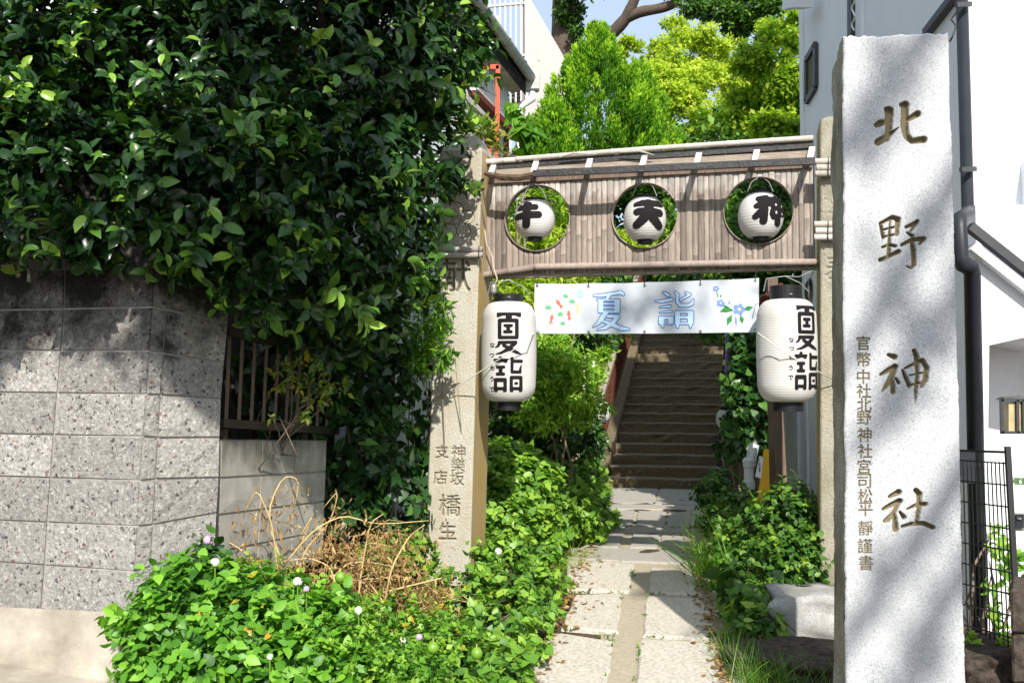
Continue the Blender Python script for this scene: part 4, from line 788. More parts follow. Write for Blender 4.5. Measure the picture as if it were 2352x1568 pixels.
# ================================================================== block walls on the left
def block(quad, depthv, mat, parent, nu=7, nv=4, amp=.008, gap=.006, name='block'):
    """one masonry unit: quad = 4 world points (bl, br, tr, tl) of its face, pushed back by depthv"""
    a, b, c, d = map(np.asarray, quad); U, Vv = np.meshgrid(np.linspace(0, 1, nu+1), np.linspace(0, 1, nv+1)); w_ = np.linalg.norm(b-a); h_ = np.linalg.norm(d-a)
    gu, gv = gap/w_, gap/h_; U2 = gu+U*(1-2*gu); V2 = gv+Vv*(1-2*gv)
    p = ((1-U2)*(1-V2))[..., None]*a+(U2*(1-V2))[..., None]*b+(U2*V2)[..., None]*c+((1-U2)*V2)[..., None]*d
    n_ = np.cross(b-a, d-a); n_ /= np.linalg.norm(n_)
    if n_ @ (CAM-a) < 0: n_ = -n_
    ins = np.minimum(np.minimum(U, 1-U)*nu, np.minimum(Vv, 1-Vv)*nv); h = (rng.normal(size=U.shape)*amp+amp*1.2)*np.clip(ins, 0, 1)
    p = p+n_*h[..., None]; idx = np.arange(U.size).reshape(U.shape); f = [(idx[j, i], idx[j, i+1], idx[j+1, i+1], idx[j+1, i]) for j in range(nv) for i in range(nu)]
    v = [tuple(x) for x in p.reshape(-1, 3)]; k = len(v); back = [x+np.asarray(depthv) for x in (p[0, 0], p[0, -1], p[-1, -1], p[-1, 0])]; v += [tuple(x) for x in back]
    cs = [idx[0, 0], idx[0, -1], idx[-1, -1], idx[-1, 0]]
    f += [tuple(idx[0])[::-1]+(k, k+1), tuple(idx[:, -1])[::-1]+(k+1, k+2), tuple(idx[-1])+(k+2, k+3), tuple(idx[:, 0])+(k+3, k)]
    return link(name, v, f, mat, parent, False)
yL = [621, 711.6, 804, 900, 995.6, 1093, 1194, 1290, 1396]; yR = [613, 705, 805.6, 905, 1002, 1103, 1207.8, 1312, 1410]
xR = [356, 350, 342, 337, 328, 321, 316, 309, 302]; xM = [148, 146, 140, 131, 123, 116, 108, 102, 94]; xQ = [388, 384, 376, 369, 364, 358, 351, 346, 340]; xE = [530, 525, 516, 509, 506, 504, 499, 495, 490]
yQ = [y-1 for y in (618, 712, 812, 907, 1006, 1100, 1205, 1300, 1392)]; yE = [654, 741, 833, 915, 1003, 1096, 1176, 1262, 1345]
dR = np.linspace(5.43, 5.20, 9); dL = dR*1.075; dM = dL+(dR-dL)*(np.array(xM)+60)/(np.array(xR)+60); dQ = dR+.06; dE = dR+.36
bw = thing('block_wall', 'speckled split-faced block wall under the dark camellia hedge', 'block wall', P(200, 1400, 5.3)*[1, 1, 0])
lines = []
for k in range(9):
    sl = (yR[k]-yL[k])/xR[k]; yat = lambda x: yL[k]+sl*x
    pM, pR = P(xM[k], yat(xM[k]), dM[k]), P(xR[k], yR[k], dR[k]); row = [pM+(pM-pR)*q_ for q_ in (5, 4, 3, 2, 1)]+[pM, pR, P(xQ[k], yQ[k], dQ[k]), P(xE[k], yE[k], dE[k])]; lines.append(row)
for k in range(8):
    lo, hi = lines[k+1], lines[k]
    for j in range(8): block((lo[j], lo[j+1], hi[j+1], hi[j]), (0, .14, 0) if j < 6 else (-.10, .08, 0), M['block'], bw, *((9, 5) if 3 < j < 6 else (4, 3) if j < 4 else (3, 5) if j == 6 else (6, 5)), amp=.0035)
# mortar body just behind the faces (recessed joints), footing
core = [[r[i]+np.array([0, .012, 0]) if i < 6 else r[i]+np.array([-.009, .009, 0]) for i in range(9)] for r in lines]
v = [p for r in core for p in r]; f = [(k*9+j, k*9+j+1, (k+1)*9+j+1, (k+1)*9+j) for k in range(8) for j in range(8)]
link('mortar_core', v, f, M['joint'], bw)
v = [r+np.array([0, .02*0, .0]) for r in lines[0]]+[r+np.array([-.12, .22, .0]) for r in lines[0]]; link('wall_top', v, [(i, i+1, i+10, i+9) for i in range(8)], M['joint'], bw)
b0, b1, b2 = lines[8][0]+np.array([0, -.012, .012]), P(306, 1408, 5.19), P(495, 1345, 5.57); low = lambda p: np.array([p[0], p[1]-.05, -.05])
v = [b0, b1, b2, low(b0), low(b1), low(b2)]; link('footing', v+[p+np.array([-.1, .3, 0]) for p in v], [(0, 1, 4, 3), (1, 2, 5, 4), (0, 6, 7, 1), (1, 7, 8, 2)], M['concrete'], bw)
lw = thing('plain_block_wall', 'low plain grey block wall below the bronze fence', 'block wall', P(620, 1280, 6.2)*[1, 1, 0])
ya = [1009, 1097, 1182, 1268, 1352]; yb = [1011, 1083, 1151, 1218, 1284]; xa = [510, 506, 502, 498, 494]; xb = [751, 749, 746, 744, 742]; d0, d1 = 5.70, 6.85
def lwp(k, t):
    x = xa[k]+(xb[k]-xa[k])*t; y = ya[k]+(yb[k]-ya[k])*t; inv = (1-t)/d0+t/d1; return P(x, y, 1/inv)
tt = [0, .385, .70, 1.0]
for k in range(4):
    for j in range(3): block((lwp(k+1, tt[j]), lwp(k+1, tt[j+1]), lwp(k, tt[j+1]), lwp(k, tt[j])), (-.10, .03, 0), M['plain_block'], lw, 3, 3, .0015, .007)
cv = [lwp(k, t)+np.array([-.010, .004, 0]) for k in range(5) for t in (0, 1)]; link('mortar_core', cv, [(2*k, 2*k+1, 2*k+3, 2*k+2) for k in range(4)], M['joint'], lw)
link('wall_top', [lwp(0, 0), lwp(0, 1), lwp(0, 1)+np.array([-.1, .03, 0]), lwp(0, 0)+np.array([-.1, .03, 0])], [(0, 1, 2, 3)], M['joint'], lw)
# bronze fence on the low wall
fe = thing('metal_fence', 'bronze metal fence with tan vertical bars above the low block wall', 'fence', lwp(0, .5)+np.array([-.06, 0, 0]))
fa = lambda x, y: P(x, y, 5.80+(x-508)*.0058)
MB().bar(fa(506, 971), fa(772, 990), .05, .05).build('bottom_rail', M['fence_brown'], fe); MB().bar(fa(518, 760), fa(790, 818), .05, .055).build('top_rail', M['fence_brown'], fe)
MB().bar(fa(513, 985), fa(513, 1018), .04, .04, (1, 0, 0)).build('fence_post', M['fence_brown'], fe); MB().bar(fa(700, 985), fa(699, 1022), .04, .04, (1, 0, 0)).build('fence_post', M['fence_brown'], fe)
for k in range(15):
    xt = 528+30*k*(1-.016*k); xb_ = xt-9-.1*k
    if xt < 785: MB().bar(fa(xt, 762+(xt-518)*.213), fa(xb_, 972+(xb_-506)*.07), .017, .017, (1, 0, 0)).build('fence_bar', M['fence_bar'], fe)
cord('metal_tag', 'small grey metal tag hanging on top of the block wall', 'tag', [P(68, 617, 5.50), P(67.5, 632, 5.49), P(67, 647, 5.485)], .012, M['steel'])
# dark boarded house behind the hedge
dh = thing('boarded_house', 'dark boarded house wall behind the camellia hedge', 'house', (-3.2, 8.6, 0))
for k in range(22):
    x0 = -6.5+k*.25; MB().abox((x0, 8.2+rng.uniform(0, .012), 0), (x0+.243, 8.6, 4.3)).build('wall_board', M['old_wood'], dh)
MB().hexa([np.array(p, float) for p in ((-6.5, 7.75, 4.22), (-.95, 7.75, 4.22), (-.95, 7.75, 4.34), (-6.5, 7.75, 4.34), (-6.5, 10.6, 5.3), (-.95, 10.6, 5.3), (-.95, 10.6, 5.42), (-6.5, 10.6, 5.42))]).build('roof', M['trim'], dh)
# ================================================================== old white house with the gutter
oh = thing('old_white_house', 'old white plastered house with mouldy eaves and a red metal frame', 'house', (-.6, 12, 0))
def hp(qx, qy, d): return P(qx, qy, d)
nh = np.array([math.cos(YAW), -math.sin(YAW), 0]); w1 = P(1168, 300, 12.6); w0 = w1-B*4.6; zt = 5.58
def wallp(bk, z, o=0.): p = w1-B*bk+nh*o; return np.array([p[0], p[1], z])
link('wall', [wallp(0, 0), wallp(4.6, 0), wallp(4.6, zt), wallp(0, zt), wallp(0, 0)-nh*4, wallp(4.6, 0)-nh*4, wallp(4.6, zt)-nh*4, wallp(0, zt)-nh*4], [(0, 1, 2, 3), (1, 5, 6, 2), (0, 3, 7, 4), (4, 7, 6, 5)], M['plaster'], oh)
e = .17; MB().hexa([wallp(4.9, zt-.30, e), wallp(-.25, zt-.30, e), wallp(-.25, zt+.02, e), wallp(4.9, zt+.02, e), wallp(4.9, zt-.05, e-.05), wallp(-.25, zt-.05, e-.05), wallp(-.25, zt+.02, e-.05), wallp(4.9, zt+.02, e-.05)]).build('fascia', M['fascia'], oh)
link('soffit', [wallp(4.9, zt-.26, -.02), wallp(-.25, zt-.26, -.02), wallp(-.25, zt-.22, e-.052), wallp(4.9, zt-.22, e-.052)], [(0, 1, 2, 3)], M['cream'], oh)
link('roof', [wallp(4.9, zt+.03, e+.04), wallp(-.3, zt+.03, e+.04), wallp(-.3, zt+2, -3.5), wallp(4.9, zt+2, -3.5)], [(0, 1, 2, 3)], M['trim'], oh)
gt = MB().tube([wallp(4.9, zt-.02, e+.07), wallp(2.0, zt-.04, e+.07), wallp(-.3, zt-.06, e+.07)], .062, 10).build('gutter', M['gutter'], oh, True)
for k in range(6): p = wallp(.3+k*.85, zt-.04, e+.07); MB().lathe([(0, 0)], p, 3); MB().tube([p+Z*.07, p+nh*.07, p-Z*.07, p-nh*.07, p+Z*.07], .007, 5).build('bracket', M['wire'], gt)
pe = wallp(-.32, zt-.10, e+.07); MB().hexa([pe+np.array(q_) for q_ in ((-.09, -.08, -.12), (.09, -.08, -.12), (.11, -.08, .08), (-.11, -.08, .08), (-.09, .08, -.12), (.09, .08, -.12), (.11, .08, .08), (-.11, .08, .08))]).build('hopper', M['gutter'], oh, bevel=.015)
pq = wallp(-.15, zt-.55, .10); MB().tube([pe-Z*.1, pe-Z*.22, pq+Z*.08, pq-Z*.05, wallp(-.15, 3.2, .10), wallp(-.15, 1.2, .10)], .052, 10).build('downpipe', M['pvc'], oh, True)
fr_ = lambda qx, qy: P(qx, qy, 11.2)
MB().bar(fr_(1090, 155), fr_(1146, 155), .05, .05).build('red_frame', M['red'], oh); MB().bar(fr_(1144, 152), fr_(1140, 420), .05, .05, (1, 0, 0)).build('red_frame', M['red'], oh)
MB().bar(fr_(1112, 318), fr_(1141, 318), .04, .04).build('red_frame', M['red'], oh); MB().bar(fr_(1125, 330), fr_(1121, 420), .06, .05, (1, 0, 0)).build('red_frame', M['red'], oh)
MB().bar(P(1088, 212, 10.6), P(1169, 300, 12.2), .10, .07).build('window_hood', M['maroon'], oh); MB().bar(P(1086, 205, 10.6), P(1168, 290, 12.2), .12, .02).build('hood_cap', M['paint_white'], oh)
MB().bar(P(1164, 300, 12.4), P(1162, 420, 12.4), .14, .06, (1, 0, 0)).build('corner_board', M['maroon'], oh)
link('window', [wallp(2.6, 3.3, .015), wallp(1.3, 3.3, .015), wallp(1.3, 4.1, .015), wallp(2.6, 4.1, .015)], [(0, 1, 2, 3)], M['glass'], oh)
# ================================================================== white spiral stair tower
tw = thing('spiral_stair_tower', 'white steel spiral staircase tower with vertical slats behind the old house', 'stair tower', (.4, 27, 4.3))
TS = 1.69; tc = P(1209, 100, 27.0); tc[2] = 0; A_ = -T; zb_, zt_ = 4.3, EYE+6.35*TS   # front goes left along -T, side goes back along B
for k in range(17):
    p = tc+A_*(k*.088*TS); w_ = .05 if k not in (0, 9, 16) else .10
    MB().bar(p+Z*zb_, p+Z*zt_, w_, w_, (1, 0, 0)).build('slat', M['tower'], tw)
for z_ in (12.0, 10.55, 8.3, 6.4): MB().bar(tc+Z*z_, tc+A_*1.45*TS+Z*z_, .07, .07).build('cross_rail', M['tower'], tw)
mb = MB()
for k in range(44): p = tc+B*(.05+k*.078)*TS; mb.bar(p+Z*zb_, p+Z*zt_, .05, .09, (0, 1, 0))
mb.build('louvre_screen', M['tower'], tw); MB().box(tc+B*1.75*TS-T*.10+Z*(zb_+zt_)/2, T*.01, B*1.75*TS, Z*(zt_-zb_)/2).build('screen_backing', M['tower'], tw)
cc = tc+A_*.72*TS+B*.9*TS; MB().tube([cc+Z*zb_, cc+Z*zt_], .10, 10).build('centre_pole', M['tower'], tw, True)
for k in range(34):
    a = 1.0+k*.42; z_ = 4.5+k*.2; d_ = [np.array([math.cos(a+q_), math.sin(a+q_), 0]) for q_ in (-.2, .24)]
    MB().prism([cc+d_[0]*.1+Z*z_, cc+d_[0]*1.2+Z*z_, cc+d_[1]*1.2+Z*z_, cc+d_[1]*.1+Z*z_], (0, 0, .05)).build('tread', M['towerdark'], tw)
MB().tube([cc+np.array([1.22*math.cos(1+k*.42), 1.22*math.sin(1+k*.42), 5.5+k*.2]) for k in range(32)], .04, 6).build('spiral_handrail', M['tower'], tw, True)
# ================================================================== white house on the right
wh = thing('white_house', 'white rendered house with charcoal downpipe behind the tall carved pillar', 'house', (5, 9, 0))
HX = 2.97; D0, D1 = 6.5, 10.1
MB().abox((HX, D0, -.05), (9.5, D1, 9)).build('wall', M['wallwhite'], wh)
MB().bar(np.array([HX-.012, 10.04, 0]), np.array([HX-.012, 10.04, 9]), .10, .02, (1, 0, 0)).build('corner_trim', M['wallblue'], wh)
def onX(qx, qy, x=HX-.01):  # onto the side wall
    r = ray(qx, qy); return CAM+r*((x-CAM[0])/r[..., 0])[..., None]
wq = [onX(x, y, HX-.004) for x, y in ((1856, 234), (1877, 199), (1877, 102), (1856, 138))]; wfr = MB()
for a, b in zip(wq, wq[1:]+wq[:1]): wfr.bar(a, b, .06, .07, (1, 0, 0))
wo = wfr.build('window', M['trim'], wh); link('pane', [p+np.array([-.012, 0, 0]) for p in wq], [(0, 1, 2, 3)], M['glass'], wo)
MB().bar(onX(1820, 8, HX-.2), onX(1845, 2, HX-.2), .2, .12).build('eave_end', M['wallblue'], wh)
MB().bar(onX(1958, -40, HX-.03), onX(1958, 420, HX-.03), .10, .06, (1, 0, 0)).build('recess_strip', M['trim'], wh)
MB().tube([onX(1960+4*math.sin(k*1.3), -10+k*8, HX-.09) for k in range(11)], .008, 5).build('loose_cable', M['cord'], wh)
MB().bar(onX(1975, -40, HX-.012), onX(1975, 420, HX-.012), .14, .03, (1, 0, 0)).build('wall_fillet', M['wallwhite'], wh)
MB().bar(onX(2128, 76, HX-.03), onX(2196, -12, HX-.03), .05, .06, (1, 0, 0)).build('roof_edge', M['trim'], wh)
# main downpipe at the corner
dp = [P(2209, -20, 6.35), P(2223, 478, 6.35), P(2221, 492, 5.8), P(2204, 502, 5.64), P(2203, 522, 5.62), P(2206, 592, 5.62), P(2213, 606, 5.62), P(2228, 614, 5.64), P(2233, 630, 5.66), P(2250, 1500, 5.66)]
MB().tube(dp, [.038]*2+[.042]*3+[.045]+[.05]*2+[.045]*2, 12).build('downpipe', M['pipe_black'], wh, True)
for y_ in (12, 390, 576, 725, 800): i_ = np.interp(y_, [-20, 478, 600, 1500], [2209, 2223, 2206, 2250]) if y_ < 590 else np.interp(y_, [630, 1500], [2233, 2250]); MB().bar(P(i_-14, y_, 6.2), P(i_+20, y_-2, 6.3), .02, .03).build('pipe_clip', M['trim'], wh)
MB().tube([P(2196, 30, 6.3), P(2185, 45, 6.25), P(2196, 60, 6.2), P(2188, 85, 6.2), P(2182, 95, 6.25)], .006, 5).build('loose_cable', M['wire'], wh)
# gabled porch in front of the right-hand wall
px = lambda qx, qy, d=5.75: P(qx, qy, d)
MB().prism([px(2236, 560), px(2470, 740), px(2470, 800), px(2350, 775), px(2272, 793), px(2268, 1120), px(2236, 1120)], (0, .70, 0)).build('porch_wall', M['wallwhite'], wh)
MB().bar(px(2226, 520, 5.68), px(2480, 722, 5.68), .05, .06, (0, 1, 0)).build('barge_board', M['trim'], wh); MB().bar(px(2232, 566, 5.70), px(2480, 760, 5.70), .05, .05, (0, 1, 0)).build('barge_trim', M['wallwhite'], wh)
for k in range(8):  # slate courses of the roof slope that faces the street
    y0, y1 = 516+k*27, 516+(k+1.1)*27; dd = lambda y: 6.42-(y-516)*.0034; xr_ = lambda y: 2240+(y-520)*1.24
    for m_ in range(4):
        xa_ = xr_(y0)+m_*62-(k % 2)*20*(m_ > 0); xb_ = xa_+61+(20 if m_ == 0 and k % 2 else 0)*-1; xa2 = max(xa_, xr_(y1))
        if xb_ > xa2+4: MB().hexa([P(xa2, y1, dd(y1)-.012), P(xb_, y1, dd(y1)-.012), P(xb_, y0, dd(y0)), P(xa_, y0, dd(y0)), P(xa2, y1, dd(y1)-.012)-Z*.02+np.array([0, .02, 0]), P(xb_, y1, dd(y1)-.012)-Z*.02+np.array([0, .02, 0]), P(xb_, y0, dd(y0))-Z*.02+np.array([0, .02, 0]), P(xa_, y0, dd(y0))-Z*.02+np.array([0, .02, 0])]).build('roof_slate', M['roof'], wh)
MB().abox((2.99, 6.38, -.05), (3.6, 6.5, 2.7)).build('porch_pier', M['wallwhite'], wh)
MB().bar(px(2190, 705, 6.1), px(2262, 688, 6.3), .04, .04).build('cable_duct', M['trim'], wh)
MB().abox((2.52, 5.62, .99), (2.64, 5.70, 1.17)).build('meter_box', M['pipe_black'], wh)
lm = thing('wall_lamp', 'black framed amber wall lamp on the white house', 'wall lamp', px(2335, 955, 5.72))
MB().prism([px(2303, 922, 5.73), px(2370, 922, 5.73), px(2370, 990, 5.73), px(2303, 990, 5.73)], (0, -.07, 0)).build('shade', M['lampglass'], lm)
for a, b in (((2298, 918), (2372, 918)), ((2298, 993), (2372, 993)), ((2300, 916), (2302, 994)), ((2336, 918), (2337, 993)), ((2350, 918), (2351, 993)), ((2370, 916), (2370, 994))): MB().bar(px(*a, 5.65), px(*b, 5.65), .016, .02, (0, 1, 0)).build('frame_bar', M['trim'], lm)
MB().prism([px(2298, 918, 5.65), px(2372, 918, 5.65), px(2355, 910, 5.66), px(2310, 912, 5.66)], (0, .07, 0)).build('lamp_top', M['trim'], lm)
sgn = thing('address_plate', 'small green address plate with white writing and the number 6', 'address sign', px(2345, 1104, 5.9))
link('plate', [px(x, y, 5.9) for x, y in ((2314, 1096), (2400, 1098), (2400, 1114), (2314, 1112))], [(0, 1, 2, 3)], M['green_sign'], sgn)
def flat_text(items, d, mat, parent, step=.35):
    v2 = np.zeros((0, 2)); f2 = []
    for ch, cx, cy, sz_ in items:
        x0 = np.arange(cx-sz_*.7, cx+sz_*.7, step); y0 = np.arange(cy-sz_*.7, cy+sz_*.7, step); Xk, Yk = np.meshgrid(x0, y0); a, b = fill(x0, y0, glyph_sd(Xk, Yk, ch, cx, cy, sz_, .08)); f2 += [tuple(i+len(v2) for i in q_) for q_ in b]; v2 = np.vstack([v2, a])
    link('lettering', list(P(v2[:, 0], v2[:, 1], d)), f2, mat, parent)
flat_text([('文', 2318, 1099.5, 4), ('京', 2323, 1099.5, 4), ('区', 2328, 1099.5, 4), ('春', 2318, 1105, 4), ('日', 2323, 1105, 4), ('1', 2318, 1110, 4), ('丁', 2323, 1110, 4), ('目', 2328, 1110, 4), ('6', 2344, 1105, 10)], 5.895, M['signwhite'], sgn)
ic = thing('intercom', 'grey intercom panel on the white house wall', 'intercom', px(2340, 1195, 5.9)); MB().prism([px(2322, 1176, 5.9), px(2362, 1177, 5.9), px(2362, 1217, 5.9), px(2323, 1217, 5.9)], (0, -.03, 0)).build('housing', M['steel'], ic, bevel=.006)
MB().prism([px(2332, 1180, 5.86), px(2350, 1180, 5.86), px(2350, 1212, 5.86), px(2332, 1212, 5.86)], (0, -.01, 0)).build('panel', M['pipe_black'], ic); MB().lathe([(0, .004), (.012, .004), (.012, -.004), (0, -.004)], px(2341, 1190, 5.845), 12).build('button', M['steel'], ic)
MB().abox((3.35, 6.2, -.05), (9.5, 6.5, 3.0)).build('entrance_wall', M['wallwhite'], wh)
# lower white corner of the house behind the right post
an = thing('white_annex', 'narrow white annex wall between the brown post and right gate post', 'building', (3.2, 10.4, 0))
MB().abox((2.93, 10.25, .30), (3.7, 10.9, 2.2)).build('wall', M['wallwhite'], an); MB().abox((2.88, 10.20, .15), (3.75, 10.9, .30)).build('plinth', M['trim'], an); MB().abox((3.17, 10.21, .5), (3.25, 10.26, 1.2)).build('dark_panel', M['trim'], an)
# wire fence, dark block post, flowerbed edge at the far right
wf = thing('wire_fence', 'black coated wire mesh fence between the carved pillar and white wall', 'fence', P(2270, 1560, 5.0)*[1, 1, 0])
wp_ = lambda x, y: P(x, y, 5.35-(x-2200)*.0042)
MB().bar(wp_(2314, 1025), wp_(2346, 1600), .02, .025, (1, 0, 0)).build('fence_post', M['blackfence'], wf); MB().bar(wp_(2195, 1034), wp_(2312, 1038), .012, .012).build('top_rail', M['blackfence'], wf)
for k in range(11):
    y_ = 1060+k*46; MB().bar(wp_(2198, y_-4+k*.8), wp_(2316+k*2.2, y_+4+k*4.2), .007, .007).build('fence_wire', M['blackfence'], wf)
for k in range(13): x_ = 2203+k*9.2; MB().bar(wp_(x_, 1060), wp_(x_+12+k*1.3, 1560), .005, .005, (1, 0, 0)).build('fence_wire', M['blackfence'], wf)
bpst = thing('dark_block_post', 'dark weathered stone block post at the lower right corner', 'post', P(2345, 1560, 4.4)*[1, 1, 0])
for k, (y0, y1) in enumerate(((1352, 1455), (1458, 1570), (1574, 1700))):
    MB().prism([P(2322+k*3, y1, 4.5), P(2440, y1, 4.5), P(2440, y0, 4.5), P(2320+k*3, y0, 4.5)], (.155, .3, 0)).build('block', M['dark_stone'], bpst, bevel=.012)
chunk('edging_stone', 'dark edging stone beside the foot of the carved pillar', (2255, 1530), 4.9, (.14, .3, .10), 11, M['dark_stone'])
# ================================================================== things between the gate and the stairs
bp_ = thing('wooden_post', 'square brown wooden post below the right long lantern', 'post', P(1782, 1160, 8.9)*[1, 1, 0]+Z*.2)
MB().hexa([P(1785, 1165, 8.85), P(1811, 1165, 8.85), P(1797, 915, 8.85), P(1774, 915, 8.85), P(1769, 1165, 9.02), P(1806, 1165, 9.02), P(1797, 915, 9.02), P(1762, 915, 9.02)]).build('post_timber', M['bwood'], bp_)
MB().bar(P(1735, 706, 8.9), P(1800, 660, 8.9), .10, .10).build('brace', M['rust'], bp_); MB().bar(P(1772, 640, 8.95), P(1780, 930, 8.95), .09, .09, (1, 0, 0)).build('upper_timber', M['bwood'], bp_)
yb_ = thing('yellow_sign', 'yellow plastic caution stand beside the brown wooden post', 'caution sign', P(1752, 1140, 8.6)*[1, 1, 0]+Z*.25)
MB().prism([P(1743, 1150, 8.7), P(1768, 1150, 8.7), P(1766, 1032, 8.9), P(1757, 1032, 8.9)], (0, .05, 0)).build('board', M['yellow'], yb_); MB().prism([P(1735, 1094, 8.55), P(1748, 1098, 8.55), P(1754, 1050, 8.6), P(1745, 1046, 8.6)], (0, .01, 0)).build('notice', M['signwhite'], yb_)
flat_text([(c_, 1744+.12*k, 1055+k*5.2, 4.5) for k, c_ in enumerate('立入禁止通路')], 8.54, M['ink'], yb_)
pv_ = thing('drain_pipe', 'short white capped plastic drain pipe at the foot of the ivy', 'pipe', P(1720, 1122, 9.6)*[1, 1, 0]+Z*.5)
pc = P(1720, 1122, 9.6); m9 = 9.6/F; MB().lathe([(0, 0), (14*m9, 0), (14*m9, 18*m9), (11*m9, 20*m9), (11*m9, 48*m9), (13*m9, 50*m9), (13*m9, 62*m9), (0, 64*m9)], pc, 18).build('pipe', M['pvc'], pv_); MB().lathe([(0, 72*m9), (9*m9, 71*m9), (14*m9, 66*m9), (14*m9, 60*m9), (0, 60*m9)], pc, 18).build('cap', M['pvc'], pv_)
MB().tube([pc+np.array([.03, .05, .22]), pc+np.array([.05, .05, .35]), pc+np.array([.07, .06, .42])], .05, 10).build('branch_pipe', M['pvc'], pv_)
nf = thing('shrine_flag', 'faded purple banner flag hanging from a brown pole right of the stairs', 'flag', P(1678, 1130, 11.0)*[1, 1, 0]+Z*.3)
v = []; f = []
for i in range(13):
    y_ = 760+i*22; x_ = 1665+5*math.sin(i*.9)*(i/12); w_ = 11-3*i/12
    v += [P(x_, y_, 11.0), P(x_+w_*.5, y_, 10.95), P(x_+w_, y_, 11.02)]
for i in range(12): f += [(i*3, i*3+1, i*3+4, i*3+3), (i*3+1, i*3+2, i*3+5, i*3+4)]
link('flag_cloth', v, f, M['purple'], nf, True); MB().tube([P(1680, 640, 11.05), P(1681, 900, 11.05), P(1682, 1130, 11.05)], .027, 8).build('pole', M['pole'], nf, True); MB().tube([P(1684, 640, 11.0), P(1684, 760, 11.0), P(1685, 880, 11.0)], .012, 6).build('white_hem', M['signwhite'], nf)
up_ = thing('grey_pole', 'thin grey metal pole with a hanging cord right of the flag', 'pole', P(1708, 1060, 11.4)*[1, 1, 0]+Z*.4)
MB().tube([P(1703, 640, 11.4), P(1706, 800, 11.4), P(1710, 1060, 11.4)], .028, 8).build('shaft', M['steel'], up_, True); MB().tube([P(1695, 760, 11.3), P(1690, 840, 11.3), P(1700, 885, 11.3), P(1704, 900, 11.3)], .008, 5).build('cord', M['cord'], up_); MB().prism([P(1692, 950, 11.2), P(1712, 950, 11.2), P(1712, 990, 11.2), P(1692, 990, 11.2)], (0, .08, 0)).build('box', M['pipe_black'], up_)
wpz = thing('white_pole', 'thin white pole in front of the fern beside the small lantern', 'pole', P(1366, 1060, 12.2)*[1, 1, 0]+Z*.5); MB().tube([P(1362, 830, 12.2), P(1366, 1060, 12.2)], .022, 8).build('shaft', M['pvc'], wpz, True); MB().bar(P(1360, 990, 12.15), P(1370, 990, 12.15), .03, .03).build('band', M['wire'], wpz)
dpz = thing('bamboo_stake', 'thin bamboo stake standing left of the small lantern', 'stake', P(1338, 1010, 11.5)*[1, 1, 0]+Z*.5); MB().tube([P(1343, 820, 11.5), P(1338, 1010, 11.5)], .018, 6).build('shaft', M['bamboo_pale'], dpz, True)
for qx, qy, rq, d_, turn, lab in ((1382, 946, 21, 11.3, 0, 'small round white lantern with black writing left of the stairs'), (1664, 962, 19, 10.7, 1, 'small round white lantern with plum crest dots right of the stairs')):
    c = P(qx, qy, d_); m_ = d_/F; R0 = rq*m_; t = thing('small_lantern', lab, 'paper lantern', c, 'small lanterns beside the stairs')
    def prof(u): a = -1.2+2.4*u; return R0*math.cos(a)**.8, R0*1.12*math.sin(a)/math.sin(1.2)
    lantern_body(c, prof, 13, 'paper_body', M['paper'], t, .003); cap_ring(c, R0*.5, .03, R0*1.08, 'top_ring', M['black_gloss'], t); cap_ring(c, R0*.42, .03, -R0*1.2, 'bottom_ring', M['black_gloss'], t)
    MB().tube([c+Z*R0*1.2, c+Z*R0*1.9], .006, 5).build('hanger', M['wire'], t)
    zz = np.array([prof(u)[1] for u in np.linspace(0, 1, 60)]); rr = np.array([prof(u)[0] for u in np.linspace(0, 1, 60)])
    def wrap(w2): R = np.interp(w2[:, 1], zz, rr)+.005; return [c+np.array([x, -y_, z_]) for (x, z_), y_ in zip(w2, np.sqrt(np.maximum(R**2-w2[:, 0]**2, 1e-5)))]
    v2 = np.zeros((0, 2)); f2 = []
    if not turn:
        for ch, y0 in zip('北野神社', (-16, -7, 3, 13)):
            a0 = np.arange(-6, 6, .3)+4; a1 = np.arange(-6, 6, .3)+y0; Xk, Yk = np.meshgrid(a0, a1); a, b = fill(a0, a1, glyph_sd(Xk, Yk, ch, 4, y0, 10, .35)); f2 += [tuple(i+len(v2) for i in q_) for q_ in b]; v2 = np.vstack([v2, a])
    for dx, dy in ((0, -9), (8, -3), (5, 7), (-5, 7), (-8, -3)):
        cx_, cy0 = ((-17+dx*.35, 5+dy*.8) if not turn else (-6+dx*.8, 2+dy)); a0 = np.arange(-4, 4, .3); Xk, Yk = np.meshgrid(a0+cx_, a0+cy0); a, b = fill(a0+cx_, a0+cy0, np.hypot((Xk-cx_)*(1.4 if not turn else 1.1), Yk-cy0)-3.6); f2 += [tuple(i+len(v2) for i in q_) for q_ in b]; v2 = np.vstack([v2, a])
    w2 = np.stack([v2[:, 0]*m_, -v2[:, 1]*m_], -1); link('painted_marks', wrap(w2), f2, M['ink'], t)
# ================================================================== planting
def gp(qx, qy, d): p = P(qx, qy, d); p[2] = float(gz(p[0], p[1])); return p
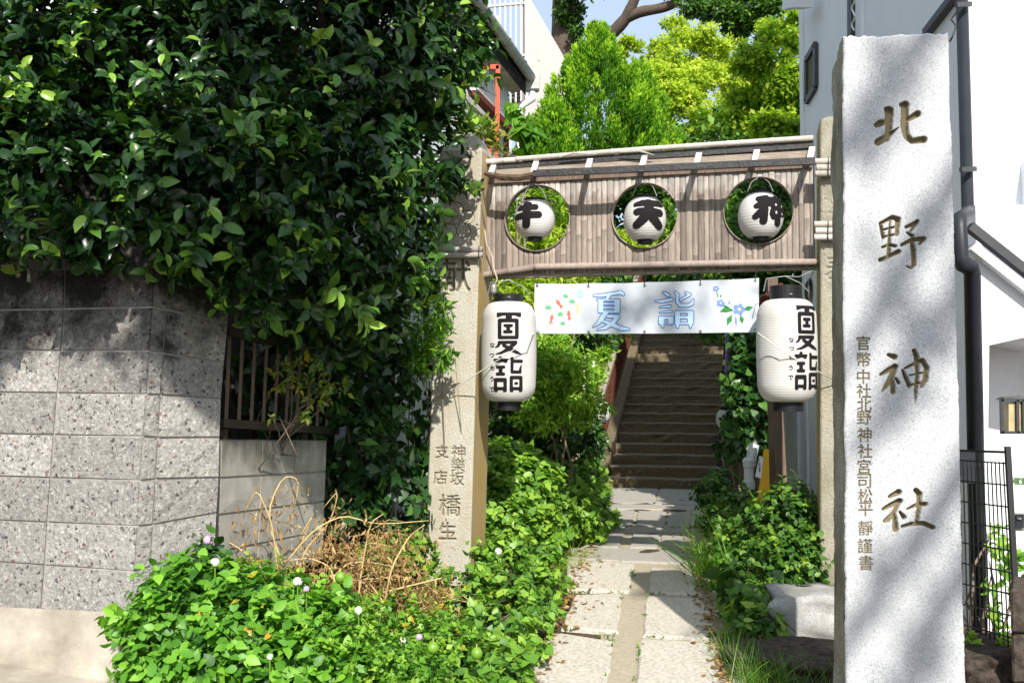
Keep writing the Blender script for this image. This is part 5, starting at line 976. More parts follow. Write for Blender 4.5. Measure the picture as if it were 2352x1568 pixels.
# big camellia hedge over the wall
hb = [(-260, 120, 6.3, .8), (-280, 430, 6.1, .65), (120, -120, 6.2, .8), (420, -110, 6.3, .8), (720, -110, 6.7, .8), (920, -80, 7., .6), (120, 120, 5.9, .85), (-20, 330, 5.7, .7), (430, 200, 6.0, .85), (180, 380, 5.45, .6, .45, .55), (470, 420, 5.4, .6, .5, .5), (720, 130, 6.5, .9, .8, .9), (890, 110, 6.9, .72), (985, 110, 7.1, .27, .4, .45), (945, 240, 7.0, .33), (690, 430, 5.9, .6), (880, 380, 6.5, .5), (950, 330, 6.8, .42), (20, 530, 5.35, .42, .4, .2), (260, 545, 5.3, .5, .4, .2), (470, 570, 5.4, .34, .4, .2), (620, 600, 5.6, .40, .4, .36), (770, 590, 6.1, .45), (890, 540, 6.4, .40), (850, 700, 6.5, .34), (760, 720, 6.6, .4), (940, 640, 6.7, .2)]
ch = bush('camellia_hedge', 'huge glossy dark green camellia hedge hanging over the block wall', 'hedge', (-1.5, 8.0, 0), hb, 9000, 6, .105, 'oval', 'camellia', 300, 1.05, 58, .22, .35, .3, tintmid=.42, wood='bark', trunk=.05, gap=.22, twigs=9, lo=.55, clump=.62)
bush('camellia_branch', 'leafy camellia branch reaching past the left gate post below the screen roof', 'branch', P(1010, 420, 7.3), [(1060, 425, 7.3, .16, .15, .07), (1100, 430, 7.3, .08, .08, .06), (1020, 400, 7.3, .14)], 34, 6, .09, 'oval', 'camellia', 40, 1.05, tintmid=.55, trunk=.012, twigs=4)
bush('camellia_branch', 'bright camellia branch tip against the old house gutter', 'branch', P(1020, 160, 7.2), [(1085, 85, 7.2, .16, .2, .10), (1112, 105, 7.2, .10), (1060, 160, 7.2, .16)], 60, 6, .10, 'oval', 'camellia', 50, 1.05, tintmid=.65, trunk=.012, twigs=5)
# dark climbers behind the fence and beside the left post
bush('dark_climber', 'dark ivy hanging in the shade between the fence and left gate post', 'climber', gp(860, 1250, 7.6), [(680, 850, 7.2, .45, .3, .5), (830, 860, 7.6, .5, .3, .5), (820, 1040, 7.4, .36, .3, .5), (930, 950, 8.0, .35, .3, .6), (890, 1150, 7.6, .35, .3, .4), (790, 1180, 7.2, .22, .3, .3), (960, 1150, 8.2, .2, .2, .3)], 1000, 4, .085, 'heart', 'ivydark', 260, 1., 70, .5, .1, tintmid=.35)
bush('nandina_sprays', 'pale green nandina sprays climbing the edge of the left gate post', 'climber', gp(980, 1250, 8.2), [(985, 600, 7.45, .10, .1, .3), (1010, 720, 7.4, .10, .08, .22), (1020, 820, 7.4, .09, .08, .12), (975, 520, 7.4, .14, .1, .2), (960, 760, 7.5, .14, .1, .35)], 330, 5, .075, 'lance', 'fresh', 150, 1.3, 65, .35, .1, tintmid=.3, trunk=.008)
bush('nandina_leaves', 'yellow tinged nandina leaves poking through the bronze fence', 'shrub', lwp(0, .4)+np.array([.0, .2, -.1]), [(640, 950, 5.95, .08, .06, .08), (690, 960, 6.0, .12, .06, .07), (720, 900, 6.2, .10, .06, .14), (660, 850, 6.2, .12, .08, .16), (760, 880, 6.3, .12)], 44, 5, .06, 'lance', 'turning', 100, 1.7, 65, .35, .1, tintmid=.25, trunk=.006)
bush('nandina_shrub', 'yellow green nandina growing at the top of the left gate post', 'shrub', P(1090, 350, 8.6), [(1090, 290, 8.7, .18, .15, .14), (1120, 300, 8.8, .14, .1, .12), (1080, 410, 8.2, .10, .08, .06), (1140, 335, 8.8, .08)], 90, 5, .085, 'lance', 'turning', 90, 1.3, 60, .25, .2, tintmid=.3, trunk=.006)
# lantana in the foreground
lb = [(420, 1400, 5.05, .30, .25, .30), (560, 1430, 4.95, .30, .25, .26), (330, 1420, 5.0, .14, .14, .12), (520, 1330, 5.15, .22, .2, .13), (640, 1380, 5.1, .24, .22, .20), (720, 1450, 5.0, .22, .2, .22), (480, 1520, 4.85, .30, .25, .24), (640, 1530, 4.8, .28, .25, .2), (800, 1520, 4.9, .22, .2, .18), (350, 1530, 4.9, .20, .2, .2), (430, 1300, 5.2, .15, .15, .09), (770, 1380, 5.2, .16, .15, .12), (300, 1440, 5.0, .12, .1, .08), (900, 1540, 4.9, .2, .2, .14)]
la = bush('lantana_bush', 'bright green lantana bush in front of the block wall', 'shrub', (-1.45, 5.1, 0), lb, 2100, 5, .066, 'toothed', 'lantana', 300, 1.1, 68, .25, .5, tintmid=.5, trunk=.007, gap=.3, twigs=30, lo=.55, clump=.34)
bush('small_leaf_weeds', 'pale small-leaved weeds between the lantana and ivy', 'weeds', (-.9, 5.0, 0), [(830, 1440, 5.1, .22, .2, .14), (880, 1500, 4.85, .22, .2, .13), (770, 1480, 4.9, .2, .2, .16), (960, 1530, 4.75, .2, .2, .10), (900, 1400, 5.4, .2, .2, .12), (1010, 1440, 5.2, .16, .2, .1), (600, 1320, 5.3, .16, .14, .1)], 900, 5, .034, 'diamond', 'fresh', 0, 1.5, 60, .2, .8, tintmid=.4, trunk=.004, lo=.5, hi=1.2)
bush('yellowing_leaves', 'yellowing and brown leaves among the foreground ivy', 'weeds', (-.5, 5.2, 0), [(1000, 1480, 5.2, .32, .3, .17), (1130, 1440, 5.5, .3, .3, .15), (640, 1400, 5.0, .3, .25, .22), (900, 1430, 5.4, .3, .2, .15), (1180, 1360, 6.6, .3, .3, .17)], 60, 2, .036, 'heart', 'turning', 0, 1., 70, .3, .5, tintmid=.6, trunk=0, lo=.9, hi=1.12)
bush('lantana_sprig', 'dark lantana sprig with a lilac flower against the block wall', 'shrub', (-1.55, 5.35, 0), [(474, 1268, 5.3, .10, .08, .10), (478, 1300, 5.3, .13, .1, .08)], 40, 5, .075, 'toothed', 'ivydark', 60, 1.1, 68, .25, .4, trunk=.008)
def flower(qx, qy, d, r, mat, lab):
    c = P(qx, qy, d); t = thing('lantana_flower', lab, 'flower', c, 'lantana flower heads'); mb = MB()
    for k in range(14):
        u_ = nrm(np.array([rng.normal(), rng.normal()-1.2, rng.normal()+.5])); p = c+u_*r*.7; a = nrm(np.cross(u_, [0.3, .2, 1])); b = np.cross(u_, a); e_ = r*.42
        mb.add([p+e_*(a*math.cos(q_)+b*math.sin(q_)) for q_ in np.linspace(0, 6.28, 5, endpoint=False)]+[p+u_*e_*.25], [(i, (i+1) % 5, 5) for i in range(5)])
    mb.build('florets', mat, t); MB().tube([c, c-Z*.10], .003, 5).build('stalk', M['fruit'], t)
for x, y, d_, r, mt, lb_ in ((477, 1240, 5.25, .03, 'petalpink', 'lilac lantana flower head nearest the block wall corner'), (494, 1291, 5.0, .028, 'petal', 'cream lantana flower head just right of the lilac one'), (684, 1335, 4.95, .03, 'petal', 'cream lantana flower head in front of the dry stalks'), (704, 1352, 4.95, .02, 'petalpink', 'small lilac lantana flower below the cream one by the dry stalks'), (824, 1402, 4.9, .028, 'petal', 'cream lantana flower head at the right end of the lantana bush'),
        (1145, 1266, 6.9, .032, 'petal', 'cream flower head at the foot of the left gate post'), (620, 1508, 4.6, .018, 'petal', 'tiny cream lantana flower low in the middle of the bush'), (963, 1462, 4.9, .022, 'petalpink', 'lilac flower among the ivy near the path'), (925, 1470, 4.85, .022, 'petal', 'cream flower among the ivy near the path')): flower(x, y, d_, r, M[mt], lb_)
# dead plant: arching tan stalks and shrivelled leaves
dpn = thing('dead_plant', 'withered brown plant with arching tan stalks in front of the low wall', 'dead plant', gp(720, 1400, 5.9))
arcs = [((640, 1330), (625, 1200), (590, 1120), (560, 1180)), ((660, 1330), (610, 1180), (650, 1090), (690, 1100), (672, 1180)), ((650, 1300), (720, 1215), (790, 1180), (860, 1205), (985, 1195)), ((680, 1330), (700, 1260), (760, 1200), (780, 1120), (740, 1170)), ((880, 1400), (900, 1300), (940, 1230), (975, 1205)), ((820, 1400), (830, 1310), (850, 1200), (880, 1180)), ((870, 1420), (960, 1375), (1020, 1370), (1085, 1385)), ((880, 1360), (960, 1340), (1022, 1325), (1025, 1330)),
        ((740, 1350), (800, 1290), (850, 1290), (900, 1300)), ((850, 1480), (870, 1440), (890, 1390), (860, 1350)), ((700, 1310), (690, 1250), (720, 1180), (690, 1230)), ((930, 1480), (900, 1430), (880, 1380), (850, 1340)), ((600, 1330), (580, 1280), (520, 1240), (490, 1250)), ((780, 1380), (760, 1300), (710, 1280), (640, 1290))]
tips = []
for a in arcs:
    d0_ = rng.uniform(5.4, 6.1); pts = np.array([P(x, y, d0_+rng.normal()*.06) for x, y in a]); tt_ = np.linspace(0, len(pts)-1, 14); sm = np.stack([np.interp(tt_, range(len(pts)), pts[:, k]) for k in range(3)], -1); sm[1:-1] = (sm[:-2]+2*sm[1:-1]+sm[2:])/4
    MB().tube(list(sm), list(np.linspace(.0058, .0025, 14)), 6).build('dry_stalk', M['stem'], dpn, True); tips += list(sm[4:])
tips = np.array(tips); k_ = rng.choice(len(tips), 1500); pt = tips[k_]+rng.normal(size=(1500, 3))*[.06, .08, .03]-Z*rng.uniform(0, .22, 1500)[:, None]
ex, _, _ = blobs_pts([(740, 1340, 5.75, .32, .2, .12), (860, 1330, 5.8, .38, .25, .2), (650, 1320, 5.6, .22, .2, .08), (890, 1250, 6.2, .18, .15, .16), (960, 1390, 5.6, .2, .2, .1), (560, 1290, 5.5, .14, .1, .06), (780, 1260, 6.0, .22, .15, .12), (1010, 1350, 5.7, .12, .15, .07)], 2600, .6, .3, 1.); pt = np.vstack([pt, ex]); n_ = len(pt)
dr = nrm(rng.normal(size=(n_, 3))*[.7, .7, .5]-Z*.9); nn = nrm(np.cross(dr, rdir(n_))); leaves(dpn, 'lance', pt, dr, nn, rng.uniform(.018, .06, n_), M['drymat'], np.clip(rng.normal(.5, .25, n_), 0, 1), 1.0, 0, 'withered_leaves')
mb = MB()
for k in range(150):
    c = ex[rng.integers(len(ex))]-Z*.05; d_ = nrm(rng.normal(size=3)*[1, 1, .35]); mb.tube([c, c+d_*rng.uniform(.06, .16)+Z*.02, c+d_*rng.uniform(.17, .3)-Z*.03], [.003, .0025, .001], 3, False)
mb.build('straw', M['stem'], dpn, kind='stuff')
for x, y, d_, lab in ((782, 1325, 5.2, 'round green fruit lying in front of the withered plant'), (1095, 1500, 4.8, 'larger round green fruit low among the ivy'), (995, 1487, 4.75, 'oval green fruit on the ivy beside the lilac flower')):
    c = P(x, y, d_); t = thing('green_fruit', lab, 'fruit', c); MB().lathe([(0, -.028), (.018, -.024), (.028, -.008), (.028, .008), (.018, .024), (.004, .03)], c, 12).build('skin', M['fruit'], t, True); MB().tube([c+Z*.028, c+Z*.045], .003, 5).build('stalk', M['stem'], t)
# ivy beside the path and on the bank
bush('foreground_ivy', 'low leafy ivy spreading from the left gate post to the path edge', 'ivy', (-.4, 5.6, 0), [(1000, 1480, 5.3, .30, .3, .14), (1120, 1430, 5.6, .30, .3, .14), (1230, 1400, 6.2, .18, .25, .10), (1180, 1340, 6.9, .32, .3, .16), (1260, 1330, 7.1, .16, .2, .10), (1050, 1350, 6.8, .28, .25, .16), (930, 1420, 5.7, .25, .25, .14), (1130, 1530, 5.1, .24, .25, .12), (980, 1560, 4.95, .25, .25, .1), (1210, 1480, 5.5, .14, .2, .07), (1150, 1270, 7.3, .24, .2, .16), (1245, 1270, 7.8, .18, .2, .10), (940, 1260, 7.2, .22, .2, .16), (880, 1280, 6.8, .2, .2, .12)], 3000, 4, .052, 'heart', 'ivy', 300, 1.05, 75, .2, .7, tintmid=.5, trunk=.005, lo=.5, clump=.3)
bush('bank_ivy', 'dense ivy covering the sunlit bank inside the gate left of the steps', 'ivy', gp(1250, 1150, 9.5), [(1180, 1120, 9.0, .45, .4, .36), (1260, 1160, 9.6, .50, .5, .28), (1340, 1180, 10.6, .36, .5, .20), (1385, 1190, 11.5, .20, .4, .12), (1170, 1060, 9.2, .36, .4, .22), (1290, 1100, 10.4, .45, .5, .24), (1345, 1090, 12.0, .26, .5, .24), (1160, 1200, 8.6, .32, .3, .26), (1240, 1230, 8.9, .3, .3, .12), (1330, 1220, 9.8, .3, .3, .10), (1375, 1130, 12.8, .16, .3, .14)], 4800, 4, .062, 'heart', 'ivy', 300, 1.05, 72, .25, .6, tintmid=.58, trunk=.006, lo=.6)
# feathery green shrub left of the stairs, darker shrubs behind
bush('feathery_shrub', 'feathery light green shrub between the left long lantern and stairs', 'shrub', gp(1290, 1050, 10), [(1270, 840, 9.6, .40, .35, .26), (1320, 860, 12.2, .38, .35, .22), (1300, 920, 9.8, .42, .35, .26), (1362, 850, 12.8, .20, .2, .12), (1335, 900, 12.4, .22, .2, .15), (1240, 780, 9.8, .30, .3, .22), (1240, 930, 9.6, .3, .3, .3), (1385, 815, 13, .12)], 1500, 7, .085, 'lance', 'fresh', 300, 1.4, 62, .3, .15, tintmid=.72)
bush('green_shrub', 'green shrub behind the left round opening of the screen', 'shrub', gp(1230, 600, 12.2), [(1240, 470, 12.2, .5, .4, .3), (1200, 500, 11.6, .35, .3, .3), (1290, 490, 12.6, .4, .3, .35)], 420, 5, .10, 'lance', 'treebright', 80, 1.3, 60, .3, .4, tintmid=.45)
bush('dark_shrub', 'dark green shrub in the shade below the feathery shrub', 'shrub', gp(1230, 1040, 10.4), [(1200, 960, 10.3, .45, .4, .30), (1290, 1000, 10.6, .45, .4, .25), (1180, 880, 10.4, .4, .3, .3), (1335, 1020, 11.6, .26)], 900, 4, .09, 'oval', 'ivydark', 150, 1.2, tintmid=.5)
bush('bamboo_grass', 'sunny yellow green bamboo grass behind the screen and left of the banner', 'shrub', gp(1200, 700, 11.5), [(1180, 690, 10.6, .50, .4, .34), (1130, 640, 10.6, .3, .3, .3), (1250, 640, 11.2, .5, .4, .28), (1180, 560, 11.2, .5, .4, .25), (1300, 570, 12, .5, .4, .25), (1300, 630, 12, .45, .4, .15)], 1900, 5, .11, 'lance', 'yellowgreen', 150, 1.2, 60, .3, .4, tintmid=.5, back=.2)
bush('bamboo_grass', 'yellow green bamboo grass at the top of the stairs behind the screen', 'shrub', gp(1440, 640, 23), [(1380, 580, 21, 1., .8, .5), (1460, 575, 22, 1., .8, .5), (1540, 560, 23, 1., .8, .55), (1420, 640, 22.5, 1.1, .7, .35), (1540, 640, 24, 1.1, .7, .3)], 2600, 5, .17, 'lance', 'yellowgreen', 0, 1.3, 60, .3, .4, tintmid=.5, back=.2, trunk=0)
bush('tall_shade_shrub', 'dark leafy shrub on the slope above the stair railing', 'shrub', gp(1400, 700, 15), [(1320, 740, 14.0, .55, .5, .6), (1385, 680, 16.5, .5, .5, .8), (1290, 660, 13.5, .6, .5, .5)], 1300, 4, .11, 'oval', 'treeleaf', 0, 1.2, tintmid=.5, trunk=0)
# right of the stairs
bush('wall_ivy', 'dark ivy climbing the poles right of the stairs', 'ivy', gp(1720, 1110, 10.2), [(1720, 900, 10.4, .28, .25, .45), (1700, 1010, 10.0, .20, .2, .25), (1745, 800, 10.6, .32, .3, .5), (1690, 960, 10.2, .12, .12, .12), (1745, 980, 10.0, .18, .2, .36), (1690, 700, 11.5, .35, .3, .4), (1650, 1100, 11.5, .12, .2, .14), (1655, 1030, 12, .08, .1, .14)], 1050, 4, .085, 'heart', 'ivydark', 200, 1.05, 70, .3, .2, tintmid=.5)
bush('back_thicket', 'dark thicket seen through and under the right end of the screen', 'shrub', gp(1750, 800, 12.6), [(1720, 520, 11.2, .7, .5, .7), (1800, 520, 11.0, .5, .4, .7), (1650, 640, 12.5, .7, .5, .6), (1790, 680, 11.4, .5, .4, .6), (1620, 700, 14.5, .6, .5, .5), (1830, 560, 10.8, .3, .3, .5)], 1900, 4, .10, 'oval', 'treeleaf', 150, 1.2, 60, .3, .3, tintmid=.55, trunk=0)
bush('leafy_weeds', 'lush mixed weeds along the right edge of the path by the gate', 'weeds', gp(1760, 1330, 7.3), [(1760, 1210, 8.0, .36, .4, .22), (1820, 1180, 7.6, .30, .3, .26), (1730, 1290, 7.7, .34, .35, .22), (1820, 1290, 7.2, .28, .25, .28), (1660, 1270, 8.2, .16, .25, .16), (1690, 1350, 7.2, .20, .25, .14), (1790, 1370, 6.9, .26, .2, .14), (1650, 1190, 9.4, .22, .3, .16), (1640, 1130, 10.6, .26, .3, .2), (1700, 1150, 9.6, .26, .3, .16), (1730, 1440, 6.1, .18, .2, .12), (1700, 1400, 6.6, .14, .15, .1)], 2600, 4, .056, 'toothed', 'weed', 300, 1.1, 68, .3, .5, tintmid=.38, trunk=.006, lo=.55)
bush('heart_leaf_vine', 'big heart-shaped vine leaves beside the granite block', 'vine', gp(1740, 1440, 6.3), [(1740, 1400, 6.3, .16, .14, .12), (1800, 1340, 6.5, .14, .12, .10), (1660, 1320, 6.9, .10, .1, .08), (1760, 1460, 6.0, .16, .14, .08), (1700, 1380, 6.5, .1)], 60, 3, .11, 'heart', 'weed', 150, .95, 75, .5, .3, tintmid=.35, trunk=.006)
def grass(name, label, bl, n, L, mat, tintmid, up=1.0, spread=.45):
    c0 = gp(*bl[0][:3]); t = thing(name, label, 'grass', c0); p = []
    for i in range(n):
        b = bl[i % len(bl)]; c = P(b[0], b[1], b[2]); p.append([c[0]+rng.normal()*b[3]*.5, c[1]+rng.normal()*b[3]*.5, 0])
    p = np.array(p); p[:, 2] = gz(p[:, 0], p[:, 1]); dr = nrm(rng.normal(size=(n, 3))*[spread, spread, .15]+Z*up); nn = nrm(np.cross(dr, rdir(n))); nn = np.where((nn[:, 2] < 0)[:, None], -nn, nn)
    leaves(t, 'blade', p, dr, nn, L*rng.uniform(.4, 1.2, n), M[mat], np.clip(rng.normal(tintmid, .2, n), 0, 1), .30, 0, 'blades'); return t
lp_ = []
for i in range(700):
    e_ = rng.random() < .55; y_ = rng.uniform(1215, 1568); t_ = (y_-1215)/353
    x_ = (1345-150*t_**1.3+rng.exponential(16)) if e_ else (1590+85*t_-rng.exponential(14)); lp_.append(PZ(x_, y_, .008+.01*rng.random()))
lp_ = np.array(lp_); n_ = len(lp_); dr = nrm(rng.normal(size=(n_, 3))*[1, 1, .12]); nn = nrm(np.array([0, 0, 1.])+rng.normal(size=(n_, 3))*.3); nn = nrm(nn-dr*(nn*dr).sum(1, keepdims=True))
ll = thing('leaf_litter', 'brown fallen leaves scattered along both edges of the stone path', 'fallen leaves', PZ(1330, 1400)); leaves(ll, 'oval', lp_, dr, nn, rng.uniform(.018, .06, n_), M['drymat'], np.clip(rng.normal(.35, .25, n_), 0, 1), 1., 0, 'fallen_leaves')
mo = []
for a_, b_ in (((1456, 1294), (1445, 1359)), ((1300, 1360), (1445, 1362)), ((1289, 1445), (1415, 1468)), ((1489, 1362), (1615, 1370)), ((1477, 1461), (1662, 1475)), ((1300, 1284), (1590, 1297)), ((1350, 1208), (1580, 1211)), ((1428, 1366), (1387, 1568)), ((1490, 1366), (1456, 1568))):
    for i in range(26):
        t_ = rng.random()
        if rng.random() < .6*(.5+.5*math.sin(t_*9+a_[0])): mo.append(PZ(a_[0]+(b_[0]-a_[0])*t_+rng.normal()*1.5, a_[1]+(b_[1]-a_[1])*t_+rng.normal()*1.2, 0))
mo = np.repeat(np.array(mo), 4, 0); n_ = len(mo); dr = nrm(rng.normal(size=(n_, 3))*[.7, .7, .2]+Z*.6); nn = nrm(np.cross(dr, rdir(n_))); jw = thing('joint_weeds', 'tiny green weeds growing in the joints of the stone path', 'weeds', PZ(1450, 1400)); leaves(jw, 'lance', mo, dr, nn, rng.uniform(.012, .035, n_), M['weed'], np.clip(rng.normal(.5, .2, n_), 0, 1), 1.4, 0, 'sprouts')
grass('grass_tuft', 'fine green grass along the path edge below the weeds', [(1690, 1500, 5.6, .12), (1720, 1540, 5.3, .12), (1690, 1450, 6.0, .1), (1750, 1560, 5.2, .16), (1830, 1560, 5.2, .25)], 620, .22, 'weed', .5)
grass('grass_tuft', 'long arching grass blades right of the paving near the gate', [(1640, 1300, 7.6, .18), (1650, 1250, 8.3, .2), (1680, 1220, 8.6, .2), (1610, 1260, 8.2, .1)], 240, .55, 'fresh', .5, .9, .6)
grass('grass_tuft', 'yellowish grass between the bank ivy and paving', [(1285, 1255, 8.5, .25), (1250, 1270, 8.3, .2), (1310, 1240, 9, .2)], 420, .20, 'yellowgreen', .45)
tg = thing('reed_blade', 'tall single reed blade bent over beside the drain pipe', 'reed', gp(1700, 1140, 8.8)); pts_ = np.array([P(x, y, 8.4) for x, y in ((1745, 1160), (1715, 1120), (1690, 1090), (1673, 1076), (1640, 1085), (1600, 1115))])
leafv = []; 
for i, p in enumerate(pts_): w_ = .014*(1-i/6); leafv += [p+np.array([0, 0, w_]), p-np.array([0, 0, w_])]
link('blade', leafv, [(2*i, 2*i+1, 2*i+3, 2*i+2) for i in range(5)], M['fresh'], tg, True)
# right-hand bed shrub behind the wire fence
bush('thin_shrub', 'thin twiggy shrub with few leaves behind the wire fence', 'shrub', P(2290, 1540, 5.5)*[1, 1, 0], [(2280, 1300, 5.45, .10, .1, .2), (2310, 1420, 5.4, .08, .1, .2), (2340, 1300, 5.4, .12, .1, .12), (2300, 1230, 5.5, .08), (2270, 1430, 5.4, .08)], 46, 4, .06, 'oval', 'fresh', 80, 1.2, tintmid=.5, trunk=.012, twigs=12)
bush('small_fern', 'small yellow green plant at the foot of the wire fence', 'plant', P(2270, 1500, 4.9)*[1, 1, 0], [(2255, 1485, 4.95, .05, .05, .04), (2225, 1460, 4.9, .03), (2305, 1520, 4.9, .04, .04, .1)], 40, 4, .03, 'heart', 'fresh', 20, 1.1, tintmid=.9, trunk=.004)
# ================================================================== hill planting and trees
bush('broad_leaf_plant', 'tall plant with big drooping leaves beside the white downpipe', 'plant', gp(1200, 400, 10.6), [(1192, 270, 10.6, .09, .1, .14), (1215, 300, 10.6, .12, .1, .2), (1195, 360, 10.6, .10, .1, .16), (1180, 250, 10.6, .04)], 22, 4, .19, 'heart', 'fresh', 100, .85, 70, 1.0, .2, tintmid=.35, trunk=.014, twigs=4)
def conifer(name, label, qx, ytop, ybot, d, half, n):
    base = P(qx, ybot+60, d); base[2] = float(gz(base[0], base[1])); t = thing(name, label, 'conifer', base)
    top_ = P(qx, ytop, d)[2]; bot_ = P(qx, ybot, d)[2]; H = top_-bot_; c = P(qx, ybot, d)
    # clumps of sprays on a cone, each clump a plume that leans up and out
    m_ = 320; h = rng.random(m_)**1.25; a = rng.uniform(0, 6.283, m_); r = half*(1-h**1.9)*np.where(h < .12, .75+h*2, 1)*rng.uniform(.55, 1.05, m_)
    cl = np.stack([c[0]+r*np.cos(a), c[1]+r*np.sin(a)*.9, bot_+h*H*.93], -1); od = nrm(np.stack([np.cos(a), np.sin(a), 1.2+h*2.2], -1))
    k = rng.integers(0, m_, n); t_ = rng.random(n); p = cl[k]+od[k]*(t_*.26*d/12.6)[:, None]+rng.normal(size=(n, 3))*(.06*d/12.6*(1.1-t_))[:, None]
    dr = nrm(od[k]*1.2+rng.normal(size=(n, 3))*.38); nn = nrm(np.cross(dr, rdir(n))); shade = rng.normal(0, .2, m_)
    leaves(t, 'spray', p, dr, nn, rng.uniform(.05, .12, n)*d/19, M['conifer'], np.clip(.10+t_*.62+shade[k]+rng.normal(0, .1, n), 0, 1), 1., 0, 'foliage')  # plume bases coloured darker, painting shade into the gaps
    MB().tube([base, c, c+Z*H*.8], [.12, .09, .02], 8).build('trunk', M['bark'], t, True); return t
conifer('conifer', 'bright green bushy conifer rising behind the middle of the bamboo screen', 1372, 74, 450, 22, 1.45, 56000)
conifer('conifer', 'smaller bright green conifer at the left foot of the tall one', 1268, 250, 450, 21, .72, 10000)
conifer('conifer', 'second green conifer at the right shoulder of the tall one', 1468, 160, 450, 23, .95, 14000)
def tree(name, label, base, limbs, bl, n, K, L, mat, tintmid, kind='diamond', trunk_r=.2, single=0, lo=.55, wid=1.2):
    base = np.asarray(base, float); t = thing(name, label, 'tree', base); 
    for i, (pts, r0, r1) in enumerate(limbs):
        pts = [np.asarray(p, float) for p in pts]; tt_ = np.linspace(0, len(pts)-1, 5*len(pts)); A = np.array(pts); sm = np.stack([np.interp(tt_, range(len(pts)), A[:, k]) for k in range(3)], -1)
        for _ in range(3): sm[1:-1] = (sm[:-2]+2*sm[1:-1]+sm[2:])/4
        rr = np.linspace(r0, r1, len(sm))*(1+.03*np.sin(np.arange(len(sm))*.9+i)); MB().tube(list(sm), list(rr), 10).build('trunk' if i == 0 else 'limb', M['bark'], t, True)
    p, u, rad = blobs_pts(airy(bl), n, .3, lo); pos, dr, nn, sz = sprigs(p, u+np.array([0, 0, .3])+rng.normal(size=u.shape)*.5, K, L, 62, .35, .35, .35)
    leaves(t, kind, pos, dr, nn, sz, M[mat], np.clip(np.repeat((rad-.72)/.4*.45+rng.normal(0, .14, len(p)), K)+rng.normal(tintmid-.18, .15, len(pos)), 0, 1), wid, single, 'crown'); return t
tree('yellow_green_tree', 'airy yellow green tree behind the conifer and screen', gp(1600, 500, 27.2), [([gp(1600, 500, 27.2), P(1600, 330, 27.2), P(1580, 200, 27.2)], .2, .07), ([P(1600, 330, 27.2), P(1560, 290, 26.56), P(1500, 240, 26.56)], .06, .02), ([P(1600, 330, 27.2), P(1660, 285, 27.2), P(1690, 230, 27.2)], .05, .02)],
     [(1500, 150, 27.2, 0.88, 0.8, 0.72), (1580, 130, 27.2, 0.96, 0.96, 0.8), (1530, 240, 26.24, 1.2, 0.96, 0.96), (1640, 220, 26.88, 1.28, 1.12, 1.12), (1580, 310, 25.6, 1.28, 0.96, 0.72), (1700, 300, 25.6, 1.12, 0.96, 0.8), (1480, 310, 25.92, 0.8, 0.8, 0.8), (1650, 130, 27.84, 0.64, 0.64, 0.56), (1555, 60, 28.16, 0.4, 0.4, 0.32), (1450, 110, 27.2, 0.4, 0.4, 0.4)], 8200, 6, .13, 'yellowgreen', .72, 'diamond', .12)
tree('leafy_green_tree', 'taller fresh green tree against the white house corner', gp(1760, 500, 15.5), [([gp(1760, 500, 15.5), P(1755, 300, 15.5), P(1765, 120, 15.5)], .11, .03), ([P(1755, 300, 15.5), P(1800, 220, 15.4)], .05, .02)],
     [(1800, 80, 15.5, .45, .5, .4), (1770, 180, 15.2, .6, .5, .6), (1830, 190, 15.0, .4, .4, .7), (1740, 260, 15.0, .5, .5, .5), (1810, 300, 14.6, .5, .5, .4), (1840, 60, 15.5, .3, .3, .35), (1720, 130, 15.6, .3, .3, .3)], 4200, 6, .105, 'treebright', .7, 'diamond', .11)
OVER = [('w', 4.6, 10.5, 7.6, 1.1, 1.2, .7), ('w', 3.3, 11.5, 7.0, .8, 1.0, .6), ('w', 3.6, 13, 8.3, 1., 1.2, .7), ('w', 4, 8., 6.4, .8, .9, .5)]  # unseen overhead crown clumps, added to shade the stairs
def toward(qx, qy, d, t): return tuple(P(qx, qy, d)+SUN*t)
ST = []  # unseen leaf clumps added up-sun to shade the hedge, climbers and wall
for qx, qy, d_, t_, r_ in ((760, 100, 6.2, 10, .62), (640, 250, 6., 10.5, .36), (880, 220, 6.6, 9.5, .36), (620, 820, 6.5, 9, .5), (780, 850, 7.3, 9.5, .5), (830, 1050, 7.4, 9.5, .34), (700, 1050, 6.8, 9, .3), (440, 720, 5.4, 9, .34), (200, 660, 5.5, 9.5, .24), (20, 680, 5.6, 9, .24)): ST.append(('w', *toward(qx, qy, d_, t_), r_, r_, r_*.8))
tree('added_shade_tree', 'unseen leafy tree added to shade the camellia hedge and block wall', (-3.6, -4.5, -.02), [([(-3.6, -4.5, -.02), (-3.5, -4.3, 3), (-2.6, -3.2, 7)], .2, .08), ([(-3.5, -4.3, 3), (-3.2, -2.5, 6), (-1.2, -1.8, 9)], .1, .04)], ST, 2300, 6, .13, 'treeleaf', .5, 'oval', .2, lo=.2)
ST2 = []; L2 = []  # unseen limbs and clumps added up-sun to streak the pillar with shade
for a_, b_, t_ in (((2190, 420), (1960, 800), 13.5), ((2210, 640), (2020, 960), 14.5), ((2180, 1120), (1950, 1470), 13), ((2230, 1280), (2040, 1640), 14), ((2120, 90), (1930, 330), 14.5)):
    pts_ = [np.array(toward(a_[0]+(b_[0]-a_[0])*q_+rng.normal()*6, a_[1]+(b_[1]-a_[1])*q_, 4.3, t_)) for q_ in np.linspace(-.35, 1.3, 6)]; L2.append((pts_, .065, .03))
    for q_ in np.linspace(.1, .9, 4): ST2.append(('w', *toward(a_[0]+(b_[0]-a_[0])*q_, a_[1]+(b_[1]-a_[1])*q_, 4.3, t_), .17, .2, .17))
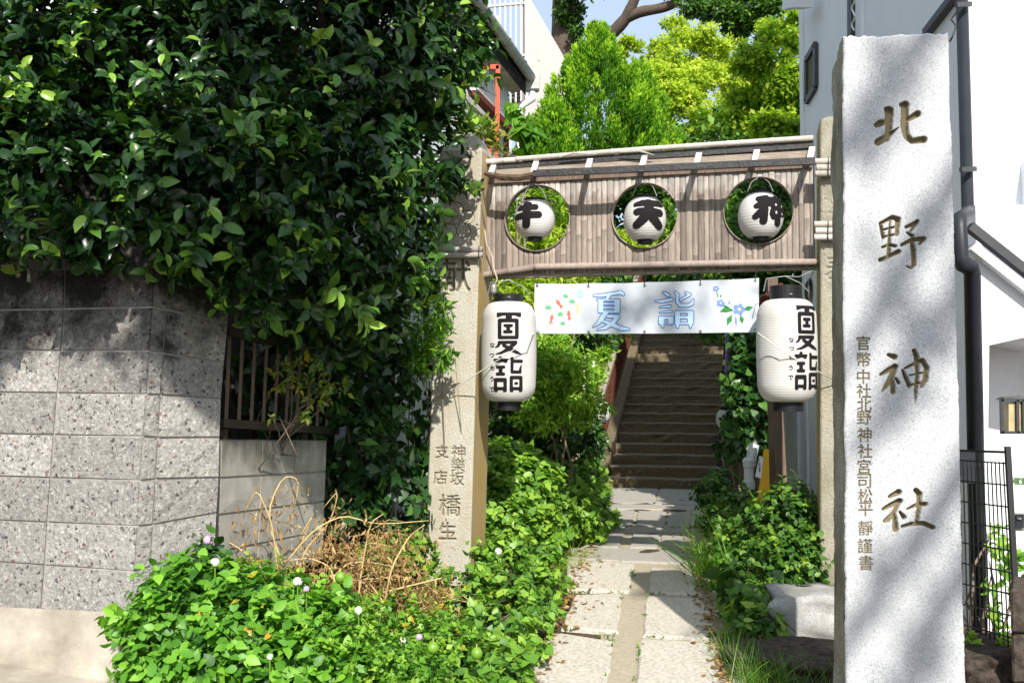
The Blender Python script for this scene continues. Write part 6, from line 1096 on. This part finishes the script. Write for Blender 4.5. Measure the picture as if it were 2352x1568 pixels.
tree('added_shade_tree', 'unseen thin tree added to dapple the granite pillar and shade the banner', (4.6, -8.4, -.02), [([(4.6, -8.4, -.02), (4.5, -8.2, 4), (4.2, -7.6, 11)], .16, .05)]+L2, ST2+[('w', *toward(1430, 700, 7.5, 12), .36, .3, .34), ('w', *toward(1550, 690, 7.4, 12), .36, .3, .34)], 125, 6, .10, 'treeleaf', .5, 'oval', .2, lo=.1)
tree('big_camphor_tree', 'huge old tree with dark curving limb across the sky', gp(1310, 300, 37.2), [([gp(1300, 300, 37.2), P(1300, 150, 37.2), P(1296, 60, 37.2), P(1300, -60, 37.2), P(1310, -200, 37.2)], .65, .39), ([P(1360, 150, 36), P(1378, 102, 35.6), P(1410, 74, 35.3), P(1437, 44, 35), P(1449, 20, 34.8), P(1462, -12, 34.6), P(1470, -60, 34.4)], .27, .15), ([P(1438, 42, 35), P(1472, 27, 34.7), P(1512, 21, 34.4), P(1550, 10, 34.2), P(1570, -14, 34), P(1620, -30, 33.6)], .20, .13), ([P(1296, 100, 37.2), P(1330, 180, 36.58), P(1385, 110, 35.65)], .4, .4)],
     [(1300, 20, 36.58, 0.542, 0.465, 0.698), (1325, 60, 36.27, 0.31, 0.31, 0.542), (1640, 10, 33.33, 1.16, 0.93, 0.542), (1720, 20, 32.55, 1.24, 0.93, 0.775), (1790, -10, 31.93, 1.24, 0.93, 0.93), (1690, 60, 32.55, 0.434, 0.465, 0.62), (1580, -20, 34.1, 1.08, 0.775, 0.388), (1350, -40, 35.65, 1.24, 0.93, 0.542), (1745, 90, 32.24, 0.341, 0.388, 0.542)]+OVER, 4600, 6, .19, 'treeleaf', .5, 'diamond', .4)
# hillside wood behind everything
bush('hillside_wood', 'dark wood covering the hillside above the stairs', 'trees', gp(1560, 500, 27), [(1480, 470, 24, 1.8, 1, 1.5), (1640, 430, 24, 2, 1, 1.6), (1780, 400, 23, 2, 1, 1.8), (1340, 460, 24, 1.8, 1, 1.6), (1560, 600, 22, 1.5, 0.8, 1.2), (1200, 480, 24, 1.6, 1, 1.4), (1700, 620, 19, 1.2, 0.8, 1.2)], 5200, 4, .22, 'diamond', 'treeleaf', 0, 1.3, tintmid=.6, trunk=0)
